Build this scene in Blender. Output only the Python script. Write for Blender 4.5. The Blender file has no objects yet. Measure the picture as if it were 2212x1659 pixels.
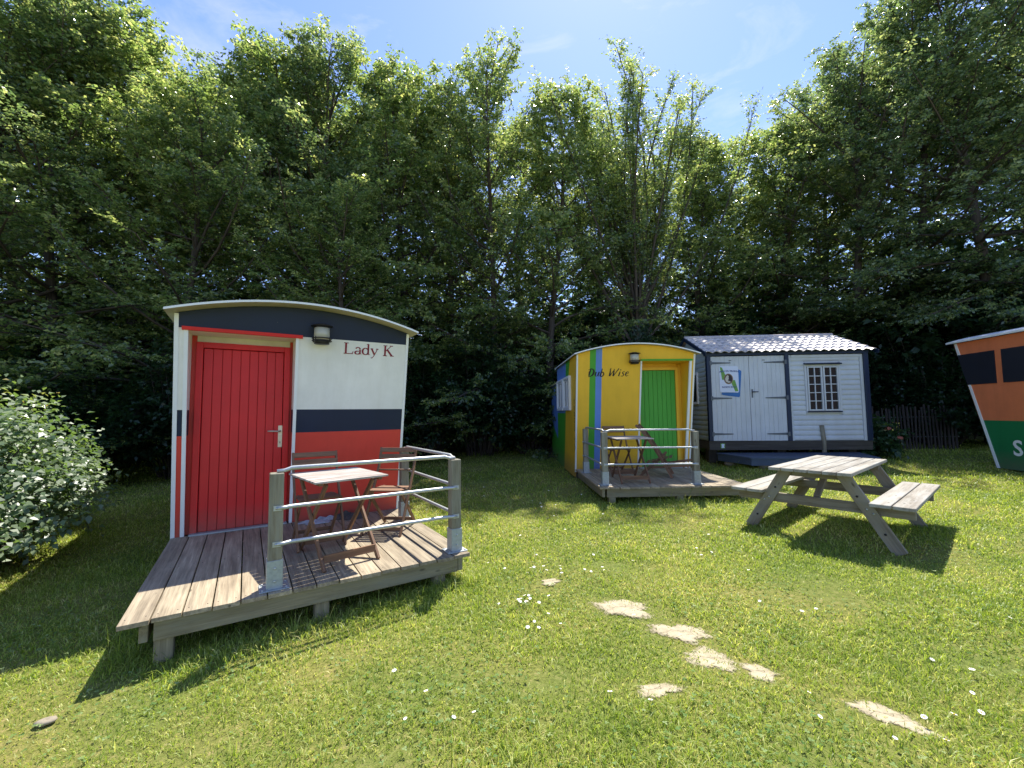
import bpy, math, random
import numpy as np
from mathutils import Vector, Matrix
R = math.radians
scene = bpy.context.scene
COL = scene.collection

# ---------------------------------------------------------------- camera
def setup_camera():
    cam = bpy.data.cameras.new('camera')
    co = bpy.data.objects.new('camera', cam)
    COL.objects.link(co)
    p, r = R(3.819), R(-0.568)
    right0 = Vector((1, 0, 0)); up0 = Vector((0, -math.sin(p), math.cos(p))); fwd = Vector((0, math.cos(p), math.sin(p)))
    right = math.cos(r) * right0 + math.sin(r) * up0
    up = -math.sin(r) * right0 + math.cos(r) * up0
    m = Matrix.Identity(4)
    for i in range(3):
        m[i][0], m[i][1], m[i][2] = right[i], up[i], -fwd[i]
    m[0][3], m[1][3], m[2][3] = 0, 0, 1.6
    co.matrix_world = m
    cam.sensor_width = 36
    cam.lens = 905.28 / 2212 * 36
    cam.clip_start = 0.05
    cam.clip_end = 2000
    scene.camera = co
setup_camera()

# ---------------------------------------------------------------- light
SUN_EL, SUN_AZ = 60, 16
def setup_light():
    w = bpy.data.worlds.new('World'); scene.world = w
    w.use_nodes = True
    nt = w.node_tree; nt.nodes.clear()
    out = nt.nodes.new('ShaderNodeOutputWorld'); bg = nt.nodes.new('ShaderNodeBackground')
    sky = nt.nodes.new('ShaderNodeTexSky'); sky.sky_type = 'NISHITA'; sky.sun_disc = False
    sky.sun_elevation = R(SUN_EL); sky.sun_rotation = R(SUN_AZ)
    sky.air_density = 1.0; sky.dust_density = .2; sky.ozone_density = 6.0
    # thin wisps of high cloud
    tc = nt.nodes.new('ShaderNodeTexCoord'); mp = nt.nodes.new('ShaderNodeMapping'); mp.inputs['Scale'].default_value = (1.2, 2.2, 5.5)
    nz = nt.nodes.new('ShaderNodeTexNoise'); nz.inputs['Scale'].default_value = 2.6; nz.inputs['Detail'].default_value = 8; nz.inputs['Roughness'].default_value = .62; nz.inputs['Distortion'].default_value = .5
    nt.links.new(tc.outputs['Generated'], mp.inputs['Vector']); nt.links.new(mp.outputs[0], nz.inputs['Vector'])
    rp = nt.nodes.new('ShaderNodeValToRGB'); rp.color_ramp.elements[0].position = .5; rp.color_ramp.elements[1].position = .85
    rp.color_ramp.elements[0].color = (0, 0, 0, 1); rp.color_ramp.elements[1].color = (.45, .45, .45, 1)
    nt.links.new(nz.outputs['Fac'], rp.inputs[0])
    mx = nt.nodes.new('ShaderNodeMix'); mx.data_type = 'RGBA'
    nt.links.new(rp.outputs[0], mx.inputs[0]); nt.links.new(sky.outputs[0], mx.inputs[6]); mx.inputs[7].default_value = (4.6, 4.9, 5.2, 1)
    tn = nt.nodes.new('ShaderNodeMix'); tn.data_type = 'RGBA'; tn.blend_type = 'MULTIPLY'; tn.inputs[0].default_value = 1
    nt.links.new(mx.outputs[2], tn.inputs[6]); tn.inputs[7].default_value = (1, .91, 1, 1)
    nt.links.new(tn.outputs[2], bg.inputs[0]); bg.inputs[1].default_value = 0.12
    nt.links.new(bg.outputs[0], out.inputs[0])
    l = bpy.data.lights.new('sun', 'SUN'); l.energy = 4.1; l.angle = R(0.53); l.color = (1, .95, .86)
    o = bpy.data.objects.new('sun', l); COL.objects.link(o)
    d = Vector((math.sin(R(SUN_AZ)) * math.cos(R(SUN_EL)), math.cos(R(SUN_AZ)) * math.cos(R(SUN_EL)), math.sin(R(SUN_EL))))
    o.rotation_euler = d.to_track_quat('Z', 'Y').to_euler()
    o.location = d * 60
    vs = scene.view_settings
    vs.view_transform = 'Standard'; vs.look = 'None'; vs.gamma = 1.0; vs.use_curve_mapping = False
    vs.exposure = 1.25
setup_light()
scene.cycles.max_bounces = 8
scene.cycles.diffuse_bounces = 4
scene.cycles.glossy_bounces = 2
scene.cycles.transmission_bounces = 4
scene.cycles.sample_clamp_indirect = 4.0

def ground_z(x, y):
    return .025 * y + .014 * x

# ---------------------------------------------------------------- object helpers
def tag(o, label=None, cat=None, group=None, kind=None):
    if label: o['label'] = label
    if cat: o['category'] = cat
    if group: o['group'] = group
    if kind: o['kind'] = kind
    return o

def empty(name, label, cat, loc=(0, 0, 0), rz=0, group=None):
    o = bpy.data.objects.new(name, None); COL.objects.link(o)
    o.empty_display_size = .2
    o.location = loc; o.rotation_euler = (0, 0, rz)
    return tag(o, label, cat, group)

def kids(o):
    return [c for c in bpy.data.objects if c.parent == o]

def copy_tree(o, parent=None):
    c = o.copy(); COL.objects.link(c)
    if parent is not None: c.parent = parent
    for ch in kids(o):
        copy_tree(ch, c)
    return c

class MB:
    """collects boxes, prisms, tubes, polygons; links them as ONE mesh object"""
    def __init__(s, seed=0):
        s.v = []; s.f = []; s.m = []; s.gc = []; s.rn = []; s.rng = random.Random(seed + 11); s.mats = []; s.smooth = []
    def mi(s, mat):
        if mat not in s.mats: s.mats.append(mat)
        return s.mats.index(mat)
    def add(s, verts, faces, mat, gc=None, rn=None, smooth=False):
        b = len(s.v); rn = s.rng.random() if rn is None else rn
        s.v += [tuple(p) for p in verts]
        s.gc += [tuple(g) for g in (gc if gc is not None else verts)]
        s.rn += [rn] * len(verts)
        k = s.mi(mat)
        for f in faces:
            s.f.append(tuple(b + i for i in f)); s.m.append(k); s.smooth.append(smooth)
    def box(s, c, size, mat, rot=None, ax=None, taper=None):
        """c centre, size full; rot Matrix 3x3; grain runs along the longest axis"""
        hx, hy, hz = [d / 2 for d in size]
        if ax is None: ax = max(range(3), key=lambda i: size[i])
        o = s.rng.random() * 37
        vs, gc = [], []
        for x in (-1, 1):
            for y in (-1, 1):
                for z in (-1, 1):
                    p = Vector((x * hx, y * hy, z * hz))
                    q = [p[ax], p[(ax + 1) % 3], p[(ax + 2) % 3]]
                    gc.append((q[0] + o, q[1] + o * .7, q[2] + o * .3))
                    if rot is not None: p = rot @ p
                    vs.append((p[0] + c[0], p[1] + c[1], p[2] + c[2]))
        fs = [(0, 1, 3, 2), (4, 6, 7, 5), (0, 4, 5, 1), (2, 3, 7, 6), (0, 2, 6, 4), (1, 5, 7, 3)]
        s.add(vs, fs, mat, gc)
    def bar(s, a, b, w, t, mat, up=(0, 0, 1)):
        """rectangular bar from a to b; w wide across, t thick along up"""
        a, b = Vector(a), Vector(b); d = b - a; L = d.length; d.normalize()
        u = Vector(up); u = (u - d * u.dot(d))
        if u.length < 1e-4: u = Vector((1, 0, 0)) - d * d[0]
        u.normalize(); sd = d.cross(u)
        rot = Matrix((d, sd, u)).transposed()
        s.box((a + b) / 2, (L, w, t), mat, rot, 0)
    def tube(s, pts, rad, mat, n=8, caps=True, smooth=True):
        pts = [Vector(p) for p in pts]
        if not hasattr(rad, '__len__'): rad = [rad] * len(pts)
        ref = Vector((.31, .2, .93)) if abs((pts[-1] - pts[0]).normalized().z) < .8 else Vector((1, .1, 0))
        vs, gc = [], []; acc = s.rng.random() * 20
        for i, p in enumerate(pts):
            d = (pts[min(i + 1, len(pts) - 1)] - pts[max(i - 1, 0)]).normalized()
            u = (ref - d * ref.dot(d)).normalized(); w = d.cross(u)
            if i: acc += (p - pts[i - 1]).length
            for k in range(n):
                a = 2 * math.pi * k / n
                vs.append(p + (u * math.cos(a) + w * math.sin(a)) * rad[i])
                gc.append((acc, math.cos(a) * rad[i], math.sin(a) * rad[i]))
        fs = []
        for i in range(len(pts) - 1):
            for k in range(n):
                k2 = (k + 1) % n
                fs.append((i * n + k, i * n + k2, (i + 1) * n + k2, (i + 1) * n + k))
        if caps:
            fs.append(tuple(range(n))[::-1]); fs.append(tuple((len(pts) - 1) * n + k for k in range(n)))
        s.add(vs, fs, mat, gc, smooth=smooth)
    def cyl(s, c, r, h, mat, n=16, r2=None, axis=2):
        d = [0, 0, 0]; d[axis] = h / 2
        a = [c[i] - d[i] for i in range(3)]; b = [c[i] + d[i] for i in range(3)]
        s.tube([a, b], [r, r if r2 is None else r2], mat, n, True, True)
    def plate(s, pts, nrm, th, mat):
        """polygon pts extruded by -nrm*th (front face at pts)"""
        pts = [Vector(p) for p in pts]; nv = Vector(nrm) * th; k = len(pts)
        vs = pts + [p - nv for p in pts]
        a, b, c = pts[0], pts[1], pts[2]
        # orientation
        area = Vector((0, 0, 0))
        for i in range(k): area += pts[i].cross(pts[(i + 1) % k])
        fr = tuple(range(k)); bk = tuple(range(k, 2 * k))[::-1]
        if area.dot(Vector(nrm)) < 0: fr = fr[::-1]; bk = bk[::-1]
        fs = [fr, bk]
        for i in range(k):
            j = (i + 1) % k
            q = (i, i + k, j + k, j)
            if area.dot(Vector(nrm)) < 0: q = q[::-1]
            fs.append(q)
        s.add(vs, fs, mat)
    def build(s, name, parent=None, bevel=0):
        me = bpy.data.meshes.new(name)
        me.from_pydata(s.v, [], s.f)
        for m in s.mats: me.materials.append(m)
        me.polygons.foreach_set('material_index', s.m)
        me.polygons.foreach_set('use_smooth', s.smooth)
        a = me.attributes.new('gc', 'FLOAT_VECTOR', 'POINT'); a.data.foreach_set('vector', np.array(s.gc, 'f').ravel())
        a = me.attributes.new('rnd', 'FLOAT', 'POINT'); a.data.foreach_set('value', np.array(s.rn, 'f'))
        me.update()
        o = bpy.data.objects.new(name, me); COL.objects.link(o)
        if parent is not None: o.parent = parent
        if bevel:
            b = o.modifiers.new('bevel', 'BEVEL'); b.width = bevel; b.segments = 1; b.limit_method = 'ANGLE'; b.angle_limit = R(50)
        return o

# ---------------------------------------------------------------- materials
def new_mat(name):
    m = bpy.data.materials.new(name); m.use_nodes = True
    nt = m.node_tree
    return m, nt, nt.nodes['Principled BSDF'], nt.nodes['Material Output']
def N(nt, t, **kw):
    n = nt.nodes.new(t)
    for k, v in kw.items(): setattr(n, k, v)
    return n
def ramp(nt, fac, stops):
    r = N(nt, 'ShaderNodeValToRGB')
    el = r.color_ramp.elements
    while len(el) < len(stops): el.new(.5)
    for e, (p, c) in zip(el, stops):
        e.position = p; e.color = tuple(c) + (1,) if len(c) == 3 else c
    nt.links.new(fac, r.inputs[0])
    return r.outputs[0]
def attr(nt, name, out='Fac'):
    a = N(nt, 'ShaderNodeAttribute', attribute_name=name); return a.outputs[out]
def noise(nt, vec, scale, detail=4, rough=.6, stretch=None):
    n = N(nt, 'ShaderNodeTexNoise'); n.inputs['Scale'].default_value = scale
    n.inputs['Detail'].default_value = detail; n.inputs['Roughness'].default_value = rough
    if stretch:
        mp = N(nt, 'ShaderNodeMapping'); mp.inputs['Scale'].default_value = stretch
        nt.links.new(vec, mp.inputs['Vector']); vec = mp.outputs[0]
    nt.links.new(vec, n.inputs['Vector'])
    return n.outputs['Fac']
def mixc(nt, fac, a, b, mode='MIX'):
    m = N(nt, 'ShaderNodeMix', data_type='RGBA', blend_type=mode)
    for i, v in ((0, fac), (6, a), (7, b)):
        if hasattr(v, 'is_linked') or hasattr(v, 'links'): nt.links.new(v, m.inputs[i])
        else: m.inputs[i].default_value = v if i == 0 else tuple(v) + (1,)
    return m.outputs[2]
def bump(nt, bs, h, strength, dist=.01):
    b = N(nt, 'ShaderNodeBump'); b.inputs['Strength'].default_value = strength; b.inputs['Distance'].default_value = dist
    nt.links.new(h, b.inputs['Height']); nt.links.new(b.outputs[0], bs.inputs['Normal'])
def texco(nt, out='Object'):
    return N(nt, 'ShaderNodeTexCoord').outputs[out]

def paint(name, rgb, rough=.5, grain=.25, dirt=.12, scale=260):
    m, nt, bs, out = new_mat(name)
    co = texco(nt)
    n1 = noise(nt, co, 2.2, 5, .65)
    r = ramp(nt, n1, [(.3, [c * (1 - dirt) for c in rgb]), (.7, rgb)])
    if dirt >= .1:
        st = noise(nt, co, 1, 5, .7, (7, 7, .55)); r = mixc(nt, 1.0, r, ramp(nt, st, [(.28, (.925, .92, .90)), (.6, (1, 1, 1))]), 'MULTIPLY')
        sx = N(nt, 'ShaderNodeSeparateXYZ'); nt.links.new(co, sx.inputs[0])
        mr = N(nt, 'ShaderNodeMapRange'); mr.inputs[1].default_value = .28; mr.inputs[2].default_value = -.05; mr.inputs[3].default_value = 0; mr.inputs[4].default_value = 1
        nt.links.new(sx.outputs[2], mr.inputs[0]); mu = N(nt, 'ShaderNodeMath', operation='MULTIPLY'); nt.links.new(mr.outputs[0], mu.inputs[0]); nt.links.new(noise(nt, co, 14, 5, .75), mu.inputs[1])
        r = mixc(nt, mu.outputs[0], r, (.16, .13, .09))
        v = N(nt, 'ShaderNodeTexVoronoi'); v.inputs['Scale'].default_value = 5.5; nt.links.new(co, v.inputs['Vector'])
        r = mixc(nt, ramp(nt, v.outputs['Distance'], [(.02, (.55, .55, .55)), (.035, (0, 0, 0))]), r, (.22, .19, .14))
    nt.links.new(r, bs.inputs['Base Color'])
    bs.inputs['Roughness'].default_value = rough
    bs.inputs['Specular IOR Level'].default_value = .35
    n2 = noise(nt, co, scale, 2, .6)
    bump(nt, bs, n2, grain, .003)
    return m

def wood(name, light, dark, grey=None, rough=.75, knots=True, spec=.3):
    m, nt, bs, out = new_mat(name)
    gc = attr(nt, 'gc', 'Vector')
    g1 = noise(nt, gc, 1, 6, .7, (1.6, 38, 38))
    g2 = noise(nt, gc, 1, 4, .6, (5, 150, 150))
    g3 = noise(nt, gc, 1, 3, .6, (2.0, 7, 7))
    base = ramp(nt, g1, [(.28, dark), (.5, [(a + b) / 2 for a, b in zip(light, dark)]), (.66, light)])
    fine = ramp(nt, g2, [(.25, (.72, .72, .72)), (.6, (1, 1, 1))])
    c = mixc(nt, 1.0, base, fine, 'MULTIPLY')
    blot = ramp(nt, g3, [(.35, (.74, .72, .70)), (.6, (1, 1, 1))])
    c = mixc(nt, 1.0, c, blot, 'MULTIPLY')
    rv = ramp(nt, attr(nt, 'rnd'), [(0, (.74, .74, .76)), (.5, (.95, .92, .9)), (1, (1.0, 1.0, 1.0))])
    c = mixc(nt, 1.0, c, rv, 'MULTIPLY')
    if grey:
        g4 = noise(nt, gc, 1, 5, .7, (1.2, 9, 9))
        c = mixc(nt, ramp(nt, g4, [(.42, (0, 0, 0)), (.62, (1, 1, 1))]), c, grey)
    if knots:
        v = N(nt, 'ShaderNodeTexVoronoi'); v.inputs['Scale'].default_value = 1.0; v.inputs['Randomness'].default_value = 1
        mp = N(nt, 'ShaderNodeMapping'); mp.inputs['Scale'].default_value = (3.1, 8.5, 8.5)
        nt.links.new(gc, mp.inputs['Vector']); nt.links.new(mp.outputs[0], v.inputs['Vector'])
        kf = ramp(nt, v.outputs['Distance'], [(.04, (1, 1, 1)), (.11, (0, 0, 0))])
        c = mixc(nt, kf, c, [d * .55 for d in dark])
    nt.links.new(c, bs.inputs['Base Color'])
    bs.inputs['Roughness'].default_value = rough; bs.inputs['Specular IOR Level'].default_value = spec
    bump(nt, bs, g1, .35, .004)
    return m

def metal(name, rgb, rough=.4, var=.25):
    m, nt, bs, out = new_mat(name)
    n1 = noise(nt, texco(nt), 35, 4, .7)
    nt.links.new(ramp(nt, n1, [(.3, [c * (1 - var) for c in rgb]), (.7, rgb)]), bs.inputs['Base Color'])
    bs.inputs['Metallic'].default_value = .6; bs.inputs['Roughness'].default_value = rough
    bump(nt, bs, n1, .1, .002)
    return m

def leaf_mat(name, cols, trans, tw=.4, rough=.42, spec=.5, coat=0):
    m, nt, bs, out = new_mat(name)
    rn = attr(nt, 'rnd')
    c = ramp(nt, rn, cols)
    nt.links.new(c, bs.inputs['Base Color'])
    bs.inputs['Roughness'].default_value = rough; bs.inputs['Specular IOR Level'].default_value = spec
    if coat: bs.inputs['Coat Weight'].default_value = coat; bs.inputs['Coat Roughness'].default_value = .3
    tr = N(nt, 'ShaderNodeBsdfTranslucent'); nt.links.new(ramp(nt, rn, trans), tr.inputs[0])
    mx = N(nt, 'ShaderNodeMixShader'); mx.inputs[0].default_value = tw
    nt.links.new(bs.outputs[0], mx.inputs[1]); nt.links.new(tr.outputs[0], mx.inputs[2])
    nt.links.new(mx.outputs[0], out.inputs[0])
    return m

WHITE = paint('white_paint', (.86, .85, .78), .5, .3)
TRIM = paint('white_trim', (.82, .83, .80), .4, .05, .06)
CREAM = paint('cream_roof_paint', (.55, .50, .36), .6, .2, .35, 60)
NAVY = paint('navy_paint', (.007, .018, .052), .45, .3, .15)
RED = paint('red_paint', (.72, .062, .042), .45, .3, .12)
DRED = paint('dark_red_paint', (.70, .02, .022), .42, .1, .15)
YELLOW = paint('yellow_paint', (.92, .54, .035), .5, .5, .1)
GREEN = paint('green_paint', (.075, .38, .035), .5, .3, .1)
BLUE = paint('blue_paint', (.14, .28, .68), .5, .3, .1)
ORANGE = paint('orange_paint', (.80, .22, .085), .55, .5, .15)
DGREEN = paint('dark_green_paint', (.014, .19, .06), .55, .4, .15)
DGLASS = paint('dark_window_sheet', (.022, .022, .032), .35, .1, .2)
BLACKP = paint('black_letter_paint', (.02, .016, .014), .5, 0, 0)
MAROON = paint('maroon_letter_paint', (.22, .012, .03), .45, 0, 0)
LTEAL = paint('shed_side_paint', (.42, .50, .50), .6, .3, .2)
SHEDW = paint('shed_white_paint', (.60, .64, .67), .5, .25, .14)
SHEDB = paint('shed_navy_paint', (.010, .024, .06), .45, .1, .1)
STEPB = paint('slate_blue_paint', (.07, .10, .15), .6, .3, .25)
BLKMET = paint('black_metal', (.012, .012, .014), .4, .05, 0)
GREYHINGE = paint('grey_hinge', (.12, .14, .16), .45, .1, .2)
SKIRT = paint('dark_underside', (.05, .045, .04), .8, .2, .3)
STONE = paint('pale_stone', (.44, .38, .28), .9, 1.0, .35, 30)
CLOTHW = paint('grey_white_cloth', (.55, .57, .66), .9, .3, .3, 60)
CLOTHD = paint('dark_cloth', (.02, .02, .035), .9, .3, .3, 60)
GALV = metal('galvanised_steel', (.52, .54, .54), .45)
GALVD = metal('dull_zinc', (.42, .46, .46), .6)
BRASS = metal('satin_handle', (.62, .56, .46), .3)
DECKW = wood('deck_wood', (.54, .455, .31), (.24, .195, .13), None, .72)
FASCIA = wood('fascia_wood', (.36, .31, .19), (.19, .165, .10), (.24, .22, .15))
POSTW = wood('post_wood', (.34, .30, .20), (.17, .15, .10), (.26, .25, .19))
FURN = wood('furniture_wood', (.34, .19, .105), (.14, .08, .05), None, .65, False)
TOPW = wood('tabletop_wood', (.50, .43, .36), (.30, .24, .19), (.50, .46, .42), .6, False)
PICT = wood('picnic_top_wood', (.43, .405, .34), (.22, .20, .16), (.36, .35, .31), .7)
PICL = wood('picnic_leg_wood', (.33, .28, .20), (.17, .145, .10), (.24, .22, .17), .75)
PLINTH = wood('plinth_wood', (.13, .12, .10), (.06, .055, .045), None)
BARK = wood('bark', (.14, .115, .09), (.045, .036, .028), None, .9, False)
FENCEW = wood('fence_wood', (.075, .065, .06), (.035, .03, .028), None, .8, False)

def glass_mat():
    m, nt, bs, out = new_mat('window_glass')
    bs.inputs['Base Color'].default_value = (.02, .028, .03, 1); bs.inputs['Roughness'].default_value = .06
    return m
PANE = glass_mat()
def lamp_glass():
    m, nt, bs, out = new_mat('lamp_glass')
    bs.inputs['Base Color'].default_value = (.72, .68, .52, 1); bs.inputs['Roughness'].default_value = .12
    bs.inputs['Transmission Weight'].default_value = .35; bs.inputs['Specular IOR Level'].default_value = .6
    return m
LGLASS = lamp_glass()

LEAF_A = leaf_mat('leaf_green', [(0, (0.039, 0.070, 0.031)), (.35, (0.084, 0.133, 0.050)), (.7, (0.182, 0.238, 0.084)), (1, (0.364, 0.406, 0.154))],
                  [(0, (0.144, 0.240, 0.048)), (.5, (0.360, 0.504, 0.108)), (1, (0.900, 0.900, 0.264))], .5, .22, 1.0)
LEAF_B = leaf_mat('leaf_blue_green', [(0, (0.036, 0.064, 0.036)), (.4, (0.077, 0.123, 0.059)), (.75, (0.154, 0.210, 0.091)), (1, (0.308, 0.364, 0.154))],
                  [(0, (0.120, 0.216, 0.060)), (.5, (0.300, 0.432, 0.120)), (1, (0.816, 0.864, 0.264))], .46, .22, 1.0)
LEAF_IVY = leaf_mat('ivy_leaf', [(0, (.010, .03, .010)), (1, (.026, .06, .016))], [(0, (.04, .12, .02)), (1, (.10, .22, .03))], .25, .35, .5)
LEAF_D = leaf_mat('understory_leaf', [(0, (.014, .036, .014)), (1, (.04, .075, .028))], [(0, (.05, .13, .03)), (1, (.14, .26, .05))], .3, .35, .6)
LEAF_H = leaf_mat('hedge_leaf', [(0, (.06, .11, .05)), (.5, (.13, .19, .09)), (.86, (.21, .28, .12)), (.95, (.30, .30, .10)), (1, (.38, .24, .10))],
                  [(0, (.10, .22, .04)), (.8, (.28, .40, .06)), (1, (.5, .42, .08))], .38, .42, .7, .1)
LEAF_HY = leaf_mat('hydrangea_leaf', [(0, (.02, .055, .022)), (1, (.045, .10, .03))], [(0, (.06, .16, .04)), (1, (.16, .28, .05))], .3, .4, .5)
LEAF_CL = leaf_mat('clover_leaf', [(0, (.08, .16, .04)), (.6, (.15, .24, .07)), (1, (.30, .36, .16))], [(0, (.2, .4, .06)), (1, (.5, .6, .15))], .3, .65, .15)
PETAL_P = paint('pink_petals', (.50, .16, .12), .7, .1, .3)
PETAL_W = paint('white_petals', (.85, .85, .82), .6, 0, 0)
PETAL_Y = paint('yellow_disc', (.75, .5, .03), .6, 0, 0)

def grass_mat():
    m, nt, bs, out = new_mat('grass_blade')
    g = N(nt, 'ShaderNodeNewGeometry')
    big = noise(nt, g.outputs['Position'], .9, 4, .6)
    sm = noise(nt, g.outputs['Position'], 5.5, 3, .6)
    rn = attr(nt, 'rnd')
    add = N(nt, 'ShaderNodeMath', operation='MULTIPLY_ADD'); nt.links.new(sm, add.inputs[0]); add.inputs[1].default_value = .55
    nt.links.new(big, add.inputs[2])
    a2 = N(nt, 'ShaderNodeMath', operation='MULTIPLY_ADD'); nt.links.new(rn, a2.inputs[0]); a2.inputs[1].default_value = .85
    nt.links.new(add.outputs[0], a2.inputs[2])
    c = ramp(nt, a2.outputs[0], [(.60, (.085, .145, .018)), (.95, (.19, .27, .034)), (1.22, (.34, .40, .08)), (1.42, (.58, .54, .24))])
    # ramp works 0..1, so rescale
    for l in list(nt.links):
        if l.from_socket == a2.outputs[0]:
            mr = N(nt, 'ShaderNodeMapRange'); mr.inputs[1].default_value = .35; mr.inputs[2].default_value = 1.75
            to = l.to_socket; nt.links.remove(l); nt.links.new(a2.outputs[0], mr.inputs[0]); nt.links.new(mr.outputs[0], to)
    rnode = c.node
    for e, p in zip(rnode.color_ramp.elements, (.13, .42, .72, .95)): e.position = p
    nt.links.new(c, bs.inputs['Base Color']); bs.inputs['Roughness'].default_value = .45; bs.inputs['Specular IOR Level'].default_value = .35
    tr = N(nt, 'ShaderNodeBsdfTranslucent')
    tc = mixc(nt, 1.0, c, (1.9, 1.9, 1.0), 'MULTIPLY'); nt.links.new(tc, tr.inputs[0])
    mx = N(nt, 'ShaderNodeMixShader'); mx.inputs[0].default_value = .4
    nt.links.new(bs.outputs[0], mx.inputs[1]); nt.links.new(tr.outputs[0], mx.inputs[2]); nt.links.new(mx.outputs[0], out.inputs[0])
    return m
GRASS = grass_mat()
def ground_mat():
    m, nt, bs, out = new_mat('lawn_soil')
    g = N(nt, 'ShaderNodeNewGeometry'); P = g.outputs['Position']
    a = noise(nt, P, .9, 4, .6); b = noise(nt, P, 26, 5, .75); d = noise(nt, P, 120, 3, .7)
    c = ramp(nt, b, [(.3, (.09, .115, .03)), (.52, (.15, .19, .05)), (.72, (.26, .25, .11))])
    c2 = ramp(nt, a, [(.35, (.95, .95, .8)), (.62, (1.45, 1.12, 1.1))])
    c = mixc(nt, 1.0, c, c2, 'MULTIPLY')
    nt.links.new(c, bs.inputs['Base Color']); bs.inputs['Roughness'].default_value = .95; bs.inputs['Specular IOR Level'].default_value = .1
    bump(nt, bs, d, .7, .02)
    return m
SOILG = ground_mat()
def soil_mat():
    m, nt, bs, out = new_mat('dry_soil')
    P = texco(nt)
    a = noise(nt, P, 9, 6, .75)
    v = N(nt, 'ShaderNodeTexVoronoi', feature='DISTANCE_TO_EDGE'); v.inputs['Scale'].default_value = 9
    vn = noise(nt, P, 6, 3, .6)
    mp = N(nt, 'ShaderNodeMix', data_type='VECTOR'); mp.inputs[0].default_value = .12
    nt.links.new(P, mp.inputs[4]); nn = N(nt, 'ShaderNodeTexNoise'); nn.inputs['Scale'].default_value = 7; nt.links.new(P, nn.inputs['Vector'])
    nt.links.new(nn.outputs['Color'], mp.inputs[5]); nt.links.new(mp.outputs[1], v.inputs['Vector'])
    c = ramp(nt, a, [(.3, (.25, .205, .125)), (.65, (.47, .41, .27))])
    ck = ramp(nt, v.outputs['Distance'], [(.004, (.3, .27, .22)), (.016, (1, 1, 1))])
    c = mixc(nt, 1.0, c, ck, 'MULTIPLY')
    nt.links.new(c, bs.inputs['Base Color']); bs.inputs['Roughness'].default_value = .95
    bump(nt, bs, a, .8, .01)
    e = N(nt, 'ShaderNodeMath', operation='MULTIPLY_ADD'); nt.links.new(noise(nt, P, 38, 5, .75), e.inputs[0]); e.inputs[1].default_value = 1.1; nt.links.new(attr(nt, 'edge'), e.inputs[2])
    nt.links.new(ramp(nt, e.outputs[0], [(0, (1, 1, 1)), (1, (1, 1, 1))]), bs.inputs['Alpha'])
    mr = N(nt, 'ShaderNodeMapRange'); mr.inputs[1].default_value = 1.18; mr.inputs[2].default_value = 1.42; mr.inputs[3].default_value = 1; mr.inputs[4].default_value = 0
    nt.links.new(e.outputs[0], mr.inputs[0]); nt.links.new(mr.outputs[0], bs.inputs['Alpha'])
    return m
DRYSOIL = soil_mat()

# ---------------------------------------------------------------- ground
def build_ground():
    xs = np.concatenate([np.linspace(-300, -22, 14), np.linspace(-20, 20, 161), np.linspace(22, 300, 14)])
    ys = np.concatenate([np.linspace(-300, -6, 14), np.linspace(-5, 22, 109), np.linspace(25, 320, 14)])
    X, Y = np.meshgrid(xs, ys)
    yc = np.clip(Y, -40, 40); xc = np.clip(X, -40, 40)
    Z = .025 * yc + .014 * xc
    Z += (.010 * np.sin(X * 1.7 + .6 * Y) + .008 * np.sin(2.9 * Y + 1.1 * X + 2)) * (np.abs(X) < 20) * (Y < 22) * (Y > -5)
    v = np.stack([X, Y, Z], -1).reshape(-1, 3)
    ny, nx = X.shape
    f = [(j * nx + i, j * nx + i + 1, (j + 1) * nx + i + 1, (j + 1) * nx + i) for j in range(ny - 1) for i in range(nx - 1)]
    me = bpy.data.meshes.new('lawn'); me.from_pydata(v.tolist(), [], f); me.materials.append(SOILG)
    me.polygons.foreach_set('use_smooth', [True] * len(f))
    o = bpy.data.objects.new('lawn', me); COL.objects.link(o); tag(o, kind='structure')
build_ground()
def gz(x, y):
    return .025 * y + .014 * x + .010 * math.sin(x * 1.7 + .6 * y) + .008 * math.sin(2.9 * y + 1.1 * x + 2)
def gzn(x, y):
    return .025 * y + .014 * x + .010 * np.sin(x * 1.7 + .6 * y) + .008 * np.sin(2.9 * y + 1.1 * x + 2)

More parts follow.
